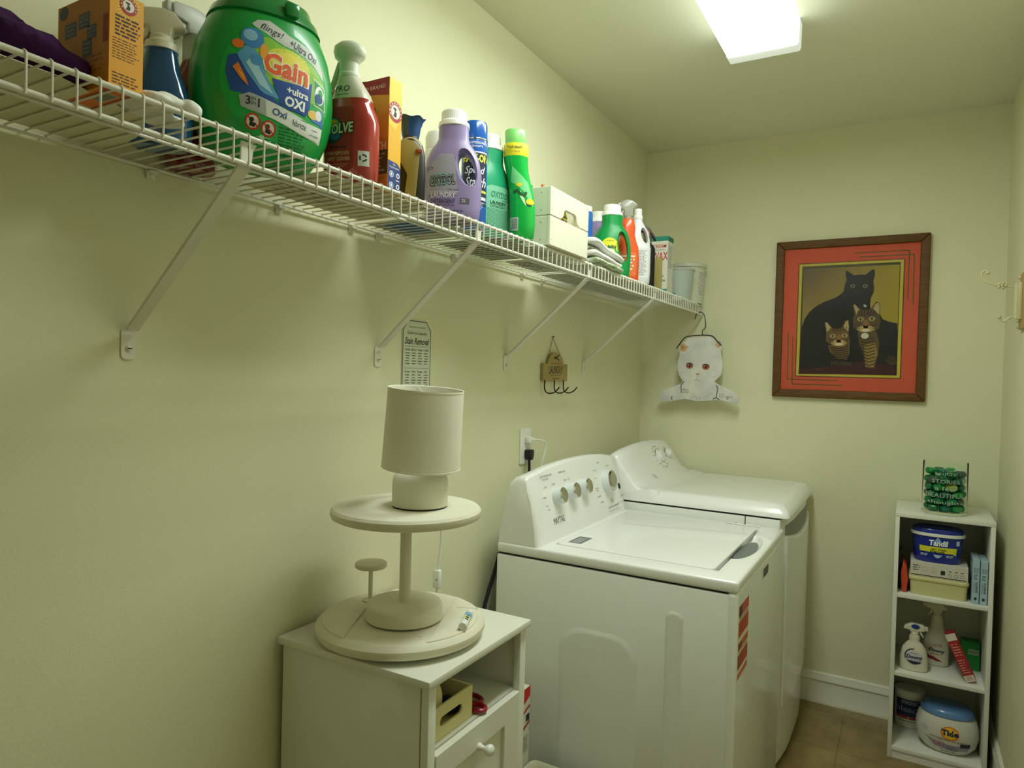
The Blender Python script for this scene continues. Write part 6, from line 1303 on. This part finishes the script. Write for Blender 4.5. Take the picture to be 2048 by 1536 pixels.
def slant_box():
    M('carton_crimson', 'a82a30', rough=0.4, var=0.04)
    t = thing('slim_box', 'slim red box leaning to the right in the middle cube', 'box', (1.4330, 3.100, 0.3368)); w, d, h = 0.034, 0.050, 0.180
    b = MB().box(-w/2, w/2, -d/2, d/2, 0, h, 'carton_crimson', 0.001, 1); L = Label(None, (0, -d/2, 0), (1, 0, 0), (0, 0, 1)); q = w/2
    L.rect(-q, q, h-0.026, h, 'dcd4c4', 1); L.rect(-q, q, 0, 0.024, 'd8c4b8', 1); L.small(-q+.004, q-.004, 0.03, 0.085, 6, 'd08a80', 2, seed=51); L.small(-q+.004, q-.004, 0.095, 0.145, 5, 'd08a80', 2, seed=52); L.small(-0.010, 0.010, 0.004, 0.02, 5, '8a6a60', 2)
    mx = Matrix.Translation((0, 0, 0.0)) @ Matrix.Rotation(math.radians(-24), 4, 'Y') @ Matrix.Translation((w/2, 0, 0))
    mx = Matrix.Rotation(math.radians(-24), 4, 'Y') @ Matrix.Translation((-w/2+0.0, 0, 0))
    b.tf(mx); L.mb.tf(mx); mn = min(v[2] for v in b.v); t.location.z = 0.3368-mn; b.build('carton', t); L.build(t, 'front_print')
    t.location.x = 1.4300+0.010
slant_box()
t, mb = carton('green_box', 'green box behind the slanting red box in the middle cube', (1.4300, 3.245, 0.3363), 0, 0.062, 0.05, 0.112, M('carton_green', '1c8a3a', rough=0.4, var=0.04))
L = Label(None, (0, -0.025, 0), (1, 0, 0), (0, 0, 1)); L.rect(-0.008, 0.026, 0.062, 0.082, 'a8c4a0', 1)
for k in range(10): L.rect(-0.006+k*0.003, -0.0045+k*0.003, 0.065, 0.079, '2a4a30', 2)
L.build(t, 'front_print')
def pod_tub():
    M('tub_offwhite', 'd8d6c6', rough=0.3, var=0.02); M('lid_blue', '5c86b8', rough=0.25, var=0.03, coat=0.3)
    t = thing('pods_tub', 'round white pods tub with pale blue lid in the bottom cube', 'tub', (1.3575, 3.145, 0.0455))
    body = MB().body([(0.060, 0.050, 0), (0.074, 0.060, 0.004), (0.096, 0.076, 0.030), (0.1045, 0.084, 0.065), (0.104, 0.084, 0.095), (0.096, 0.078, 0.125), (0.086, 0.071, 0.140)], 'tub_offwhite', e=2.15, n=60); body.build('tub_body', t, smooth=60)
    MB().body([(0.087, 0.072, 0.141), (0.090, 0.075, 0.143), (0.086, 0.071, 0.158), (0.076, 0.062, 0.168), (0.060, 0.05, 0.1715), (0.01, 0.01, 0.172)], 'lid_blue', e=2.15, n=60).build('lid', t, smooth=60)
    L = Label(body, (0, 0, 0.07), (1, 0, 0), (0, 0, 1), step=0.005)
    L.poly(ell(0.006, 0.020, 0.030, 0.026, 26), 'e87a1c', 2); L.poly(ell(0.006, 0.020, 0.025, 0.021, 26), 'f0c02c', 3); L.text('Tide', 0.006, 0.022, 0.022, '1c2a5a', 5, w=0.056, bold=.05)
    L.text('HYGIENIC CLEAN', 0.0, -0.006, 0.007, '5a5a54', 3, w=0.115, rot=-3); L.poly([(-0.075, -0.008), (-0.03, -0.018), (0.07, -0.022), (0.066, -0.046), (0.02, -0.050), (-0.04, -0.042)], '9a98a8', 1)
    L.rect(0.040, 0.072, -0.028, -0.012, '2a2a40', 3)
    for u in (-0.036, -0.018): L.ring(u, -0.026, 0.009, 0.002, 'c04a3a', 4)
    L.small(-0.004, 0.034, -0.046, -0.028, 3, '6a6878', 3); L.small(-0.02, 0.03, -0.058, -0.053, 1, '3a3a38', 3); L.poly(ell(-0.075, 0.018, 0.012, 0.010, 16), 'c4c4c4', 2); L.build(t)
pod_tub()
def bleach():
    M('tub_navy', '1a2248', rough=0.3, var=0.03)
    t = thing('bleach_tub', 'white tub with dark navy bleach label at left in the bottom cube', 'tub', (1.2330, 3.270, 0.0455))
    b = MB().body([(0.050, 0.040, 0), (0.053, 0.043, 0.004), (0.055, 0.045, 0.120), (0.052, 0.043, 0.128)], 'tub_offwhite', e=2.2, n=48); b.build('tub_body', t)
    MB().body([(0.054, 0.045, 0.1285), (0.055, 0.046, 0.130), (0.055, 0.046, 0.150), (0.051, 0.042, 0.153)], 'white_plastic', e=2.2, n=48).build('lid', t)
    L = Label(b, (0, 0, 0), (1, 0, 0), (0, 0, 1), step=0.006); L.rect(-0.052, 0.052, 0.050, 0.118, '1a2248', 1); L.rect(-0.052, 0.052, 0.038, 0.050, '9a3a30', 1); L.text('bleach', -0.004, 0.078, 0.022, '8aa0c8', 3, w=0.088, bold=.01); L.small(-0.03, 0.04, 0.098, 0.114, 3, 'c4c8d4', 3); L.poly(ell(-0.004, 0.044, 0.003, 0.003, 10), 'e8c8a0', 3); L.small(-0.04, 0.03, 0.026, 0.032, 1, '4a4a44', 3); L.build(t)
bleach()
